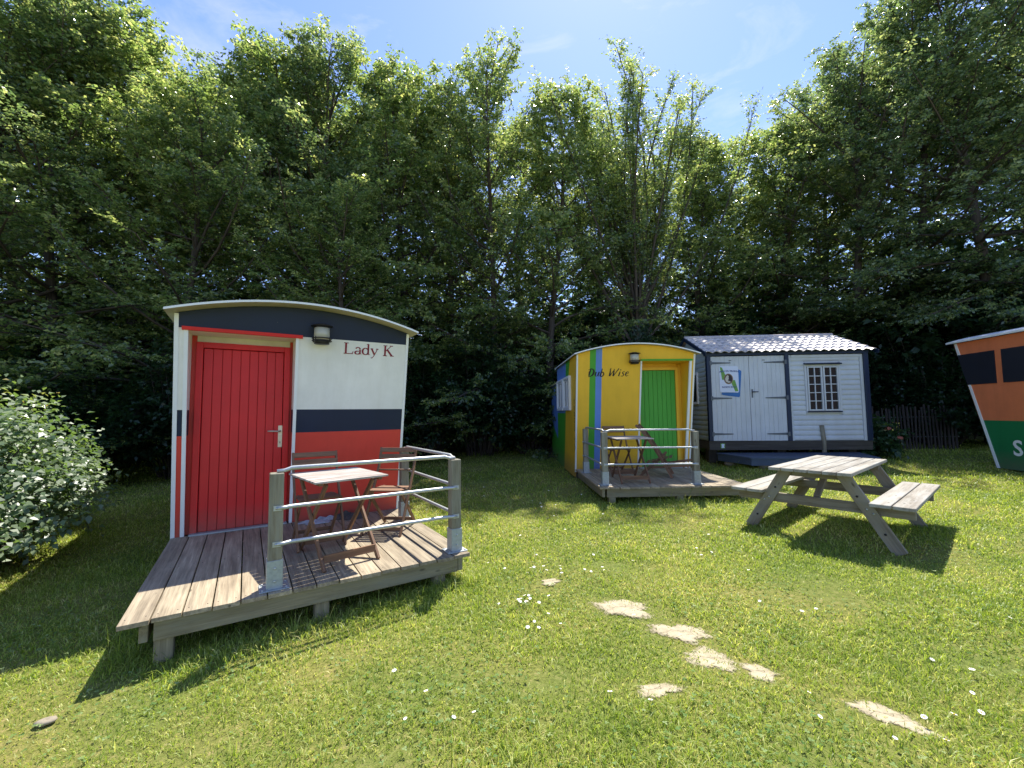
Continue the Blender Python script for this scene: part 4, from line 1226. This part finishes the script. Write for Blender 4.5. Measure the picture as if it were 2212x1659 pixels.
def bush(name, label, cat, seed, rx, ry, h, n_stems, lv, leaf, mat, group=None, droop=.3, toward=(0, 0, 0)):
    rng = np.random.default_rng(seed); c = empty(name, label, cat, group=group)
    up = np.array([0, 0, 1.])
    az = rng.random(n_stems) * 6.283; rr = rng.random(n_stems) ** .5
    tipz = h * np.sqrt(np.clip(1 - (rr * .97) ** 2.6, 0.03, 1)) * rng.uniform(.55, 1.08, n_stems)
    tip = np.stack([rx * rr * np.cos(az), ry * rr * np.sin(az), tipz], -1)
    base = tip * np.array([.25, .25, 0]) + rng.normal(size=(n_stems, 3)) * np.array([.06, .06, 0])
    mid = (tip + base) / 2 + np.array([0, 0, .25]) * h * .4
    m = MB(seed)
    for j in range(0, n_stems, 3):
        q = bez(base[j], mid[j], tip[j], np.linspace(0, 1, 5)); m.tube([tuple(p) for p in q], [.014, .011, .008, .006, .003], BARK, 4, False)
    m.build('stems', c)
    nt_ = n_stems * 8
    si = np.repeat(np.arange(n_stems), 8); w = rng.uniform(.3, 1, nt_)
    T0 = bez(base[si], mid[si], tip[si], w); out = nrm(T0 * np.array([1, 1, .4]) + 1e-3)
    d = nrm(out * .6 + rng.normal(size=(nt_, 3)) * .6 + up * .2)
    tl = rng.uniform(.15, .42, nt_) * min(1, h)
    nn = nt_ * lv; ti = np.repeat(np.arange(nt_), lv); v = np.tile((np.arange(lv) + 1) / lv, nt_)
    LP = T0[ti] + d[ti] * (tl[ti] * v)[:, None] + rng.normal(size=(nn, 3)) * .02
    LP[:, 2] = np.maximum(LP[:, 2], .02)
    sd = nrm(np.cross(d[ti], up)) * np.where(np.arange(nn) % 2, 1, -1)[:, None]
    LD = d[ti] * .5 + sd * .7 + rng.normal(size=(nn, 3)) * .3 - up * droop
    LN = up * .85 + out[ti] * .35 + np.array(toward) * .45 + rng.normal(size=(nn, 3)) * .38
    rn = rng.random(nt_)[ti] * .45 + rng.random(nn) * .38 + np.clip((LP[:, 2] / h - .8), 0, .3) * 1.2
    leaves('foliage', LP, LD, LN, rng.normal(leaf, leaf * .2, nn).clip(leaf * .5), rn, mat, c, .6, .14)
    return c

CXp, CYp, F = 1106.0, 829.5, 905.28
def at_u(u, y):
    return (u - CXp) / F * y * 1.0
def top_z(v, y):
    p = R(3.819); s = (CYp - v) / F
    return 1.6 + y * (math.sin(p) + s * math.cos(p)) / (math.cos(p) - s * math.sin(p))

PROTO = {}
def place_tree(key, u, y, vtop, label, rz, squash=1.0, group='trees along the edge of the lawn', x=None):
    """u picks the bearing of the trunk, y its distance, vtop the height of its tip"""
    proto = PROTO[key]; H = proto['height']
    x = at_u(u, y) if x is None else x
    if proto.get('used') is None: o = proto; proto['used'] = 1
    else: o = copy_tree(proto)
    g = ground_z(x, y)
    s = (top_z(vtop, y) - g) / H
    o.location = (x, y, g - .05); o.rotation_euler = (0, 0, rz); o.scale = (s * squash, s * squash * (.6 if key == 'fan' else 1), s)
    tag(o, label, 'tree', group)
    return o
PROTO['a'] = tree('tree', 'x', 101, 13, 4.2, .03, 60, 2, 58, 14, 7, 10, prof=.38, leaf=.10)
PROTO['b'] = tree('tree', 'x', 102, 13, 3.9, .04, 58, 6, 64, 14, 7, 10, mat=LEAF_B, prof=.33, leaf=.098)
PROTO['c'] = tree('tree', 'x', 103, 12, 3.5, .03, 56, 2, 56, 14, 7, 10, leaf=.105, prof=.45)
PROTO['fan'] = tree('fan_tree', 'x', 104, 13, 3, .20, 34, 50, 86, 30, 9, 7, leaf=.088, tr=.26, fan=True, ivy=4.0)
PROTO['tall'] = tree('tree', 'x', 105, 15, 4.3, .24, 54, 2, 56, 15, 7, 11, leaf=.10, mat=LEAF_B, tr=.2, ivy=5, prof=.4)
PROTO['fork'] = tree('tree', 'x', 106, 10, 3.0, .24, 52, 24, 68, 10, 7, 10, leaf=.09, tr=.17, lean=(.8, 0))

ROW = [
 ('a', -60, 10.0, -60, 'large leafy tree cut off by the left edge behind the hedge', .3, 1.1),
 ('b', 95, 11.0, -5, 'tall leafy tree rising to the top left of the picture', 1.2, 1.0),
 ('c', 265, 12.0, 25, 'tall tree with pointed tip, second from the left', 2.5, 1.0),
 ('a', 400, 10.8, 190, 'bright green tree leaning over the roof of the red cabin', 4.1, 1.05),
 ('c', 545, 13.8, 100, 'dark green tree behind the middle of the red cabin', 5.3, 1.0),
 ('b', 690, 14.2, 95, 'tree with a broad top above the wall lamp of the red cabin', .9, 1.0),
 ('a', 745, 11.2, 400, 'low bright bushy tree beside the right roof end of the red cabin', 2.2, 1.25),
 ('c', 870, 14.6, 165, 'tree in the middle with two close pointed tips', 3.3, 1.0),
 ('b', 985, 15.0, 195, 'tree between the two twin-tipped trees above the dark gap', 5.9, .9),
 ('a', 1075, 13.6, 125, 'slender tree with the highest tip between the red and yellow cabins', 1.7, .85),
 ('c', 1200, 13.8, 205, 'tree left of the sun streak behind the yellow cabin roof', 4.6, .9),
 ('fan', 1385, 14.6, 80, 'fan shaped multi-stemmed tree with a sparse airy crown behind the yellow cabin', 0, .95),
 ('b', 1290, 17.5, 260, 'small tree behind the fan shaped tree, on its left', 2.7, .85),
 ('c', 1510, 16.5, 300, 'low tree behind the fan shaped tree, on its right', 5.1, .9),
 ('fork', 1690, 17.0, 255, 'forked tree with dark bare limbs above the shed roof', .1, 1.0),
 ('tall', 1865, 15.0, 125, 'tall ivy-clad tree behind the right end of the shed', 1.1, .95),
 ('a', 1790, 17.5, 210, 'dense tree standing behind the forked and the ivy-clad trees', 3.9, .9),
 ('tall', 2010, 14.2, 5, 'tall tree with a leaning dark trunk left of the orange cabin', 2.4, .95),
 ('tall', 2150, 12.6, -90, 'tallest tree reaching out of the picture above the orange cabin', 4.0, .9),
 ('tall', 2330, 12.2, -60, 'tree at the far right edge behind the orange cabin', 5.2, 1.0),
 ('b', 2230, 15.5, 60, 'dense tree filling the gap behind the orange cabin', .8, 1.1),
 # second rank
 ('a', 20, 14.5, 80, 'tree of the second rank behind the left corner of the lawn', 2.0, 1.1),
 ('b', 330, 15.0, 150, 'tree of the second rank behind the pointed tree on the left', 3.1, 1.1),
 ('c', 620, 16.0, 200, 'tree of the second rank behind the red cabin', 4.4, 1.2),
 ('a', 930, 17.5, 260, 'tree of the second rank behind the dark gap between the cabins', 5.0, 1.1),
 ('b', 1130, 18.0, 290, 'tree of the second rank just left of the yellow cabin', .2, 1.1),
 ('a', 1400, 20.0, 400, 'far tree seen through the stems of the fan shaped tree', 1.3, 1.1),
 ('b', 1650, 20.0, 380, 'far tree seen under the forked tree', 2.2, 1.1),
 ('a', 160, 15.5, 60, 'tree of the second rank behind the two tall trees on the left', 2.9, 1.2),
 ('b', 480, 17.0, 130, 'tree of the second rank above the left half of the red cabin', 3.9, 1.2),
 ('c', 790, 17.5, 190, 'tree of the second rank right of the broad topped tree', .7, 1.3),
 ('a', 1560, 18.5, 330, 'second rank tree between the fan shaped and the forked tree', 1.9, 1.2),
 ('c', 1960, 18.5, 200, 'far tree between the two leaning trunks on the right', 3.3, 1.2),
]
for r in ROW: place_tree(*r)
# trees outside the frame at the left that close the wood and shade the lawn
place_tree('a', 0, 7.5, -60, 'tree beyond the left edge behind the hedge', 3.0, 1.0, x=-13.5)
# second rank infill

# understory along the wood edge
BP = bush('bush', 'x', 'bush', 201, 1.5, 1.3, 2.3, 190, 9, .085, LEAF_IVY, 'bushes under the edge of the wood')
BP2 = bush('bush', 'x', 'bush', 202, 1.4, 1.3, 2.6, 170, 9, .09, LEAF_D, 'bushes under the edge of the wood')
BUSH = [(-9.2, 8.6, 1.1, 'dark bush at the foot of the wood behind the hedge'), (-8.0, 10.2, 1.15, 'dark bush in the corner left of the red cabin'),
        (-6.2, 10.9, 1.2, 'bush behind the left side of the red cabin'), (-4.3, 11.6, 1.2, 'bush behind the right side of the red cabin'),
        (-2.6, 12.3, 1.15, 'dark bush right of the red cabin rear railing post'), (-1.0, 12.9, 1.2, 'dark bush in the middle of the gap between the cabins'),
        (.6, 13.0, 1.1, 'dark bush next to the rear of the yellow cabin'), (2.6, 14.0, 1.2, 'bush hidden behind the yellow cabin'), (4.6, 14.6, 1.3, 'bush behind the left part of the shed'),
        (6.8, 15.0, 1.3, 'bush behind the middle of the shed'), (9.2, 15.2, 1.2, 'bush behind the right part of the shed'), (11.6, 14.6, 1.15, 'dark bush behind the paling fence'),
        (12.8, 12.6, 1.15, 'dark bush between the paling fence and the orange cabin'), (14.4, 11.2, 1.2, 'dark bush behind the orange cabin'),
        (-12.0, 11.0, 1.4, 'bush deep in the wood on the left'), (1.5, 16.5, 1.4, 'bush deep in the wood behind the yellow cabin'), (8.0, 18.0, 1.5, 'bush deep in the wood behind the shed'), (14.0, 16.5, 1.6, 'bush deep in the wood on the right'),
        (.2, 17.2, 2.3, 'tall bush deep in the wood just left of the yellow cabin'), (2.4, 17.6, 2.4, 'tall bush deep in the wood above the yellow cabin roof'), (8.5, 17.5, 2.3, 'tall bush deep in the wood above the shed ridge'), (-9.5, 15.5, 2.6, 'tall bush deep in the wood left of the red cabin'), (-12.5, 13.5, 2.4, 'tall bush deep in the wood above the hedge'), (14.5, 14.5, 2.2, 'tall bush deep in the wood left of the orange cabin roof'),
        (-16, 13, 2.6, 'tall bush deep in the wood at the far left'), (-5.5, 17.5, 2.6, 'tall bush deep in the wood behind the red cabin'), (-1.5, 18.5, 2.4, 'tall bush deep in the wood behind the gap between the cabins'), (3.0, 20.5, 2.9, 'tall bush deep in the wood behind the fan shaped tree'), (6.0, 21.0, 2.6, 'tall bush deep in the wood behind the left part of the shed'), (11.5, 19.5, 2.7, 'tall bush deep in the wood behind the ivy-clad tree'), (17.5, 15.0, 2.8, 'tall bush deep in the wood behind the orange cabin'), (20.5, 16.0, 2.8, 'tall bush at the far right end of the wood')]
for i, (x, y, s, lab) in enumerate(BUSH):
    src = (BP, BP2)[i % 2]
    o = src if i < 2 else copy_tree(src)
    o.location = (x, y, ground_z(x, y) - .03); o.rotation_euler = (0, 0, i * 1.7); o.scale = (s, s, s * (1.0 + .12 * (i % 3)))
    tag(o, lab, 'bush', 'bushes under the edge of the wood')

# hedge shrub at the left with big shiny leaves
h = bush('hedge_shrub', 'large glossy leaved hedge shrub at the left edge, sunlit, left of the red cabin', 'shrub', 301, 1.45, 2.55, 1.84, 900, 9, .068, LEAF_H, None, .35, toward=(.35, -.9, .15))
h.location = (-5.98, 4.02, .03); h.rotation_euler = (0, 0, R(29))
# hydrangea beside the shed
hy = bush('hydrangea', 'low hydrangea bush with faded pink flower heads right of the shed', 'shrub', 302, 1.0, .75, .95, 90, 6, .12, LEAF_HY, None, .3)
hy.location = (8.75, 10.7, gz(8.75, 10.7))
rng = random.Random(4)
for k, (dx, dy, dz) in enumerate([(-.3, -.55, .84), (.25, -.6, .72), (.5, -.62, .5)]):
    m = MB(k)
    for j in range(46):
        a, b = rng.random() * 6.28, math.acos(rng.uniform(-.3, 1)); r = .06
        p = Vector((dx + r * math.sin(b) * math.cos(a), dy + r * math.sin(b) * math.sin(a), dz + r * .7 * math.cos(b)))
        n = (p - Vector((dx, dy, dz))).normalized(); u = n.orthogonal().normalized() * .02; w = n.cross(u)
        m.add([p + u, p + w, p - u, p - w], [(0, 1, 2, 3)], PETAL_P)
    m.build('flower_head', hy)

# paling fence far right
def paling():
    c = empty('paling_fence', 'dark weathered chestnut paling fence right of the shed', 'fence', (0, 0, 0))
    rng = random.Random(9); A = Vector((8.9, 12.0)); B = Vector((12.3, 11.6)); n = 38
    m = MB(5)
    for i in range(n):
        p = A + (B - A) * (i / n); g = gz(p.x, p.y); hh = 1.15 + rng.uniform(-.08, .1)
        m.box((p.x, p.y, g + hh / 2), (.045 + rng.uniform(-.01, .012), .015, hh), FENCEW, Matrix.Rotation(rng.uniform(-.06, .06), 3, 'Y'))
    m.build('pales', c)
    for z in (.35, .9):
        m = MB(6); m.tube([(A.x, A.y + .012, gz(A.x, A.y) + z), (B.x, B.y + .012, gz(B.x, B.y) + z)], .006, GALVD, 5); m.build('wire', c)
paling()
m = MB(9); m.tube([(7.18, 9.75, .28), (7.19, 9.75, .9), (7.16, 9.75, 1.22)], [.05, .048, .045], POSTW, 10)
tag(m.build('wooden_stake', None), 'short round wooden stake standing between the picnic table and the shed', 'stake')

def rock(loc, s, label, seed, group=None):
    r = random.Random(seed); m = MB(seed); vs, fs = [], []; nr, nc = 6, 10
    ph = [r.random() * 6 for _ in range(4)]
    for i in range(nr + 1):
        th = math.pi * i / nr
        for j in range(nc):
            a = 2 * math.pi * j / nc
            k = 1 + .14 * math.sin(2 * a + ph[0]) + .1 * math.sin(3 * th + ph[1]) + .08 * math.sin(5 * a + ph[2])
            vs.append((s[0] * k * math.sin(th) * math.cos(a), s[1] * k * math.sin(th) * math.sin(a), s[2] * k * math.cos(th)))
    for i in range(nr):
        for j in range(nc):
            j2 = (j + 1) % nc; fs.append((i * nc + j, (i + 1) * nc + j, (i + 1) * nc + j2, i * nc + j2))
    m.add(vs, fs, STONE, smooth=True); o = m.build('stone', None); o.location = loc
    return tag(o, label, 'stone', group)
rock((-2.42, 2.27, gz(-2.42, 2.27) + .015), (.05, .034, .012), 'pale flat stone in the grass at the lower left', 2)
rng = random.Random(12)
for k, (x, lab) in enumerate(((5.0, 'leftmost of the dark stones under the shed step'), (5.45, 'second dark stone from the left under the shed step'), (6.0, 'third dark stone from the left under the shed step'), (6.6, 'fourth dark stone under the shed step, nearest the stake'))):
    y = 9.15 + .06 * k if k else 9.75
    rock((x, y - .02, gz(x, y) + .05), (.14, .1, .09), lab, 20 + k, 'stones under the shed step')

# ---------------------------------------------------------------- grass
def inside(x, y, poly):
    r = np.zeros(len(x), bool); n = len(poly)
    for i in range(n):
        (x1, y1), (x2, y2) = poly[i], poly[(i + 1) % n]
        c = ((y1 > y) != (y2 > y)) & (x < (x2 - x1) * (y - y1) / (y2 - y1 + 1e-12) + x1)
        r ^= c
    return r
def grass():
    rng = np.random.default_rng(7)
    PX, PY, HH, WW = [], [], [], []
    def region(y0, y1, hw0, hw1, dens, h, w):
        n = int((y1 - y0) * (hw0 + hw1) * dens)
        y = rng.uniform(y0, y1, n); hw = hw0 + (hw1 - hw0) * (y - y0) / (y1 - y0)
        x = rng.uniform(-1, 1, n) * hw
        PX.append(x); PY.append(y); HH.append(rng.normal(h, h * .28, n).clip(h * .35)); WW.append(rng.normal(w, w * .2, n).clip(w * .5))
    region(1.0, 2.6, 4.2, 5.2, 9000, .034, .0042)
    region(2.6, 4.2, 5.2, 7.4, 5600, .036, .0055)
    region(4.2, 7.0, 7.4, 11, 2500, .040, .0085)
    region(7.0, 13.5, 11, 17, 620, .048, .014)
    # long tufts along the deck of the red cabin and round other feet
    def tuft(x0, y0, x1, y1, n, sp, h):
        t = rng.random(n); x = x0 + (x1 - x0) * t + rng.normal(size=n) * sp; y = y0 + (y1 - y0) * t + rng.normal(size=n) * sp
        PX.append(x); PY.append(y); HH.append(rng.gamma(4, h / 4, n)); WW.append(np.full(n, .0045))
    a = loc_of(RB, .3, -2.2); b = loc_of(RB, 2.5, -2.15); tuft(a[0], a[1], b[0], b[1], 4200, .07, .06)
    a = loc_of(RB, 0, -2.0); b = loc_of(RB, .1, .1); tuft(a[0], a[1], b[0], b[1], 1800, .07, .07)
    a = loc_of(YB, 0, -2.15); b = loc_of(YB, 2.4, -2.1); tuft(a[0], a[1], b[0], b[1], 1600, .08, .07)
    tuft(4.9, 9.3, 8, 9.0, 2200, .12, .09)
    for _ in range(26):
        cx, cy = rng.uniform(-2.5, 3), rng.uniform(1.8, 4.2); tuft(cx, cy, cx + .05, cy + .03, 26, .03, .065)
    x = np.concatenate(PX); y = np.concatenate(PY); hh = np.concatenate(HH); ww = np.concatenate(WW)
    keep = np.ones(len(x), bool)
    for (px, py, rx, ry, a, lab) in PATCH:
        dx, dy = x - px, y - py; ca, sa = math.cos(a), math.sin(a)
        u = (dx * ca + dy * sa) / rx; v = (-dx * sa + dy * ca) / ry
        q = u * u + v * v
        ring = np.exp(-np.clip(q - .8, 0, 9) * .9); keep &= rng.random(len(x)) > .5 * ring * (q > .8); hh = hh * (1 - .4 * ring)
        thr = .8 if 'darker' not in lab and 'faint' not in lab else .25
        keep &= ~((q < thr + rng.normal(size=len(x)) * .42) & (rng.random(len(x)) < (.93 if thr > .5 else .8)))
    for pts in ([loc_of(RB, .1, .1)[:2], loc_of(RB, 2.3, .1)[:2], loc_of(RB, 2.3, 4)[:2], loc_of(RB, .1, 4)[:2]],
                [loc_of(YB, .1, .1)[:2], loc_of(YB, 2.2, .1)[:2], loc_of(YB, 2.2, 3.6)[:2], loc_of(YB, .1, 3.6)[:2]]):
        keep &= ~inside(x, y, pts)
    # thin, worn areas
    wear = np.sin(x * 2.1 + y * .7) * np.sin(y * 2.7 - x * .9 + 1) + .4 * np.sin(5.3 * x - 3.1 * y)
    keep &= rng.random(len(x)) > .5 * np.clip((wear - .3) / .5, 0, 1)
    for bx, by, br in ((-2.4, 2.3, .5), (-1.5, 2.0, .35), (.95, 4.1, .25), (2.5, 3.4, .4), (-.6, 1.9, .3), (.1, 2.5, .25), (2.9, 2.6, .3), (-1.1, 2.7, .3), (1.9, 3.5, .25), (-3.4, 2.7, .4), (.3, 3.7, .3), (4.2, 4.2, .4)):
        q = np.exp(-((x - bx) ** 2 + ((y - by) * 1.5) ** 2) / br ** 2) * (1 + .5 * np.sin(9 * x + 5 * y) * np.sin(11 * y - 4 * x))
        w_ = rng.random(len(x)) < q * .62
        keep &= ~w_; hh = hh * (1 - .4 * np.clip(q, 0, 1))
    x, y, hh, ww = x[keep], y[keep], hh[keep], ww[keep]; n = len(x)
    hvar = 1 + .25 * np.sin(1.3 * x + 2.2 * y) * np.sin(2.4 * x - 1.2 * y); hh = hh * hvar
    az = rng.random(n) * 6.283; ln = rng.uniform(.2, 1.6, n) * hh
    la = az + rng.normal(size=n) * .6 + math.pi / 2
    base = np.stack([x, y, gzn(x, y) - .003], -1)
    sd = np.stack([np.cos(az), np.sin(az), 0 * az], -1) * ww[:, None] / 2
    ld = np.stack([np.cos(la), np.sin(la), 0 * la], -1)
    mid = base + ld * (ln * .35)[:, None] + np.array([0, 0, 1.]) * (hh * .55)[:, None]
    tip = base + ld * ln[:, None] + np.array([0, 0, 1.]) * (hh * np.clip(1.12 - .42 * ln / hh, .42, 1))[:, None]
    v = np.empty((n, 5, 3), 'f')
    v[:, 0] = base - sd; v[:, 1] = base + sd; v[:, 2] = mid + sd * .75; v[:, 3] = mid - sd * .75; v[:, 4] = tip
    me = bpy.data.meshes.new('grass')
    me.vertices.add(n * 5); me.vertices.foreach_set('co', v.ravel())
    b = (np.arange(n) * 5)[:, None]
    loops = (b + np.array([[0, 1, 2, 3, 3, 2, 4]])).astype('i')
    me.loops.add(n * 7); me.loops.foreach_set('vertex_index', loops.ravel())
    ls = (np.arange(n) * 7)[:, None] + np.array([[0, 4]]); lt = np.tile(np.array([4, 3]), n)
    me.polygons.add(n * 2); me.polygons.foreach_set('loop_start', ls.ravel().astype('i')); me.polygons.foreach_set('loop_total', lt.astype('i'))
    me.materials.append(GRASS)
    a = me.attributes.new('rnd', 'FLOAT', 'POINT'); a.data.foreach_set('value', np.repeat(rng.random(n) ** 1.4, 5).astype('f'))
    me.update(calc_edges=True)
    o = bpy.data.objects.new('grass', me); COL.objects.link(o)
    tag(o, 'short mown grass with longer tufts along the decks', 'grass', kind='stuff')
grass()
def clover():
    rng = np.random.default_rng(17); P = []
    for y0, y1, hw0, hw1, dens in ((1.3, 3, 2.6, 4.2, 420), (3, 5, 4.2, 6.5, 300), (5, 8, 6.5, 10, 160)):
        n = int((y1 - y0) * (hw0 + hw1) * dens); y = rng.uniform(y0, y1, n); x = rng.uniform(-1, 1, n) * (hw0 + (hw1 - hw0) * (y - y0) / (y1 - y0))
        k = (np.sin(2.3 * x + 1.1 * y) * np.sin(2.9 * y - 1.3 * x + .6) + rng.normal(size=n) * .45) > .25
        P.append(np.stack([x[k], y[k]], -1))
    P = np.concatenate(P)
    for (px, py, rx, ry, a, lab) in PATCH:
        P = P[((P[:, 0] - px) / (rx * 1.1)) ** 2 + ((P[:, 1] - py) / (rx * .8)) ** 2 > 1]
    for base in (RB, YB):
        a = R(base[3]); dx, dy = P[:, 0] - base[0], P[:, 1] - base[1]; lx = dx * math.cos(a) + dy * math.sin(a); ly = -dx * math.sin(a) + dy * math.cos(a)
        P = P[~((lx > -.05) & (lx < 2.4) & (ly > -2.1))]
    n = len(P); z = gzn(P[:, 0], P[:, 1]) + rng.uniform(.015, .04, n)
    Q = np.concatenate([P, z[:, None]], 1); Q = np.repeat(Q, 3, 0); A = np.repeat(rng.random(n) * 6.28, 3) + np.tile([0, 2.1, 4.2], n)
    D = np.stack([np.cos(A), np.sin(A), rng.uniform(-.1, .3, 3 * n)], -1)
    o = leaves('clover', Q, D, np.array([0, 0, 1.]) + rng.normal(size=(3 * n, 3)) * .3, np.repeat(rng.uniform(.009, .017, n), 3), np.repeat(rng.random(n), 3), LEAF_CL, None, .8, .05)
    tag(o, 'low clover leaves spread through the mown grass', 'clover', kind='stuff')
clover()

# daisies
def daisies():
    m = MB(3)
    for k in range(11):
        a = 2 * math.pi * k / 11; ca, sa = math.cos(a), math.sin(a)
        m.add([(0, 0, .0), (.008 * ca - .003 * sa, .008 * sa + .003 * ca, .001), (.0125 * ca, .0125 * sa, .002), (.008 * ca + .003 * sa, .008 * sa - .003 * ca, .001)], [(0, 1, 2, 3)], PETAL_W)
    m.tube([(0, 0, -.001), (0, 0, .003)], [.0045, .003], PETAL_Y, 8)
    m.tube([(0, 0, 0), (.002, 0, -.04)], .0008, LEAF_IVY, 3, False)
    proto = m.build('daisy', None)
    rng = random.Random(8); spots = []
    cl = [(.15, 3.95, .22, 16), (.55, 4.0, .25, 12), (.1, 3.35, .14, 22), (.28, 3.0, .12, 8), (1.1, 4.15, .3, 14), (2.2, 4.3, .4, 8), (2.25, 5.05, .2, 6), (1.95, 2.0, .15, 8), (1.65, 3.3, .3, 7),
          (-.2, 6.6, .9, 16), (.9, 6.3, .6, 10), (-1.4, 7.5, .9, 10), (2.6, 2.4, .3, 10), (-.35, 2.1, .12, 5), (-3.6, 3.1, .35, 6), (-.45, 2.6, .3, 6), (1.3, 2.0, .3, 7), (3.6, 3.3, .5, 9), (4.5, 6.5, .8, 8), (.4, 5.2, .8, 14)]
    for cx, cy, s, n in cl:
        for _ in range(max(2, int(n * .62))): spots.append((rng.gauss(cx, s), rng.gauss(cy, s * .7), rng.uniform(.8, 1.25)))
    first = True
    for x, y, s in spots:
        bx, by = x - RB[0], y - RB[1]; a = R(RB[3]); lx, ly = bx * math.cos(a) + by * math.sin(a), -bx * math.sin(a) + by * math.cos(a)
        if -.1 < lx < 2.5 and ly > -2.25: continue
        bx, by = x - YB[0], y - YB[1]
        if -.1 < bx < 2.5 and by > -2.2: continue
        if y < 1.7: continue
        o = proto if first else proto.copy()
        if not first: COL.objects.link(o)
        first = False
        o.location = (x, y, gz(x, y) + rng.uniform(.038, .05)); o.rotation_euler = (rng.uniform(-.4, .4), rng.uniform(-.4, .4), rng.random() * 6); o.scale = (s, s, s)
        tag(o, 'small white daisy flower standing in the mown grass', 'daisy', 'daisies dotted over the lawn')
daisies()
for o in list(bpy.data.objects):
    for q in ('used', 'height'):
        if q in o.keys(): del o[q]
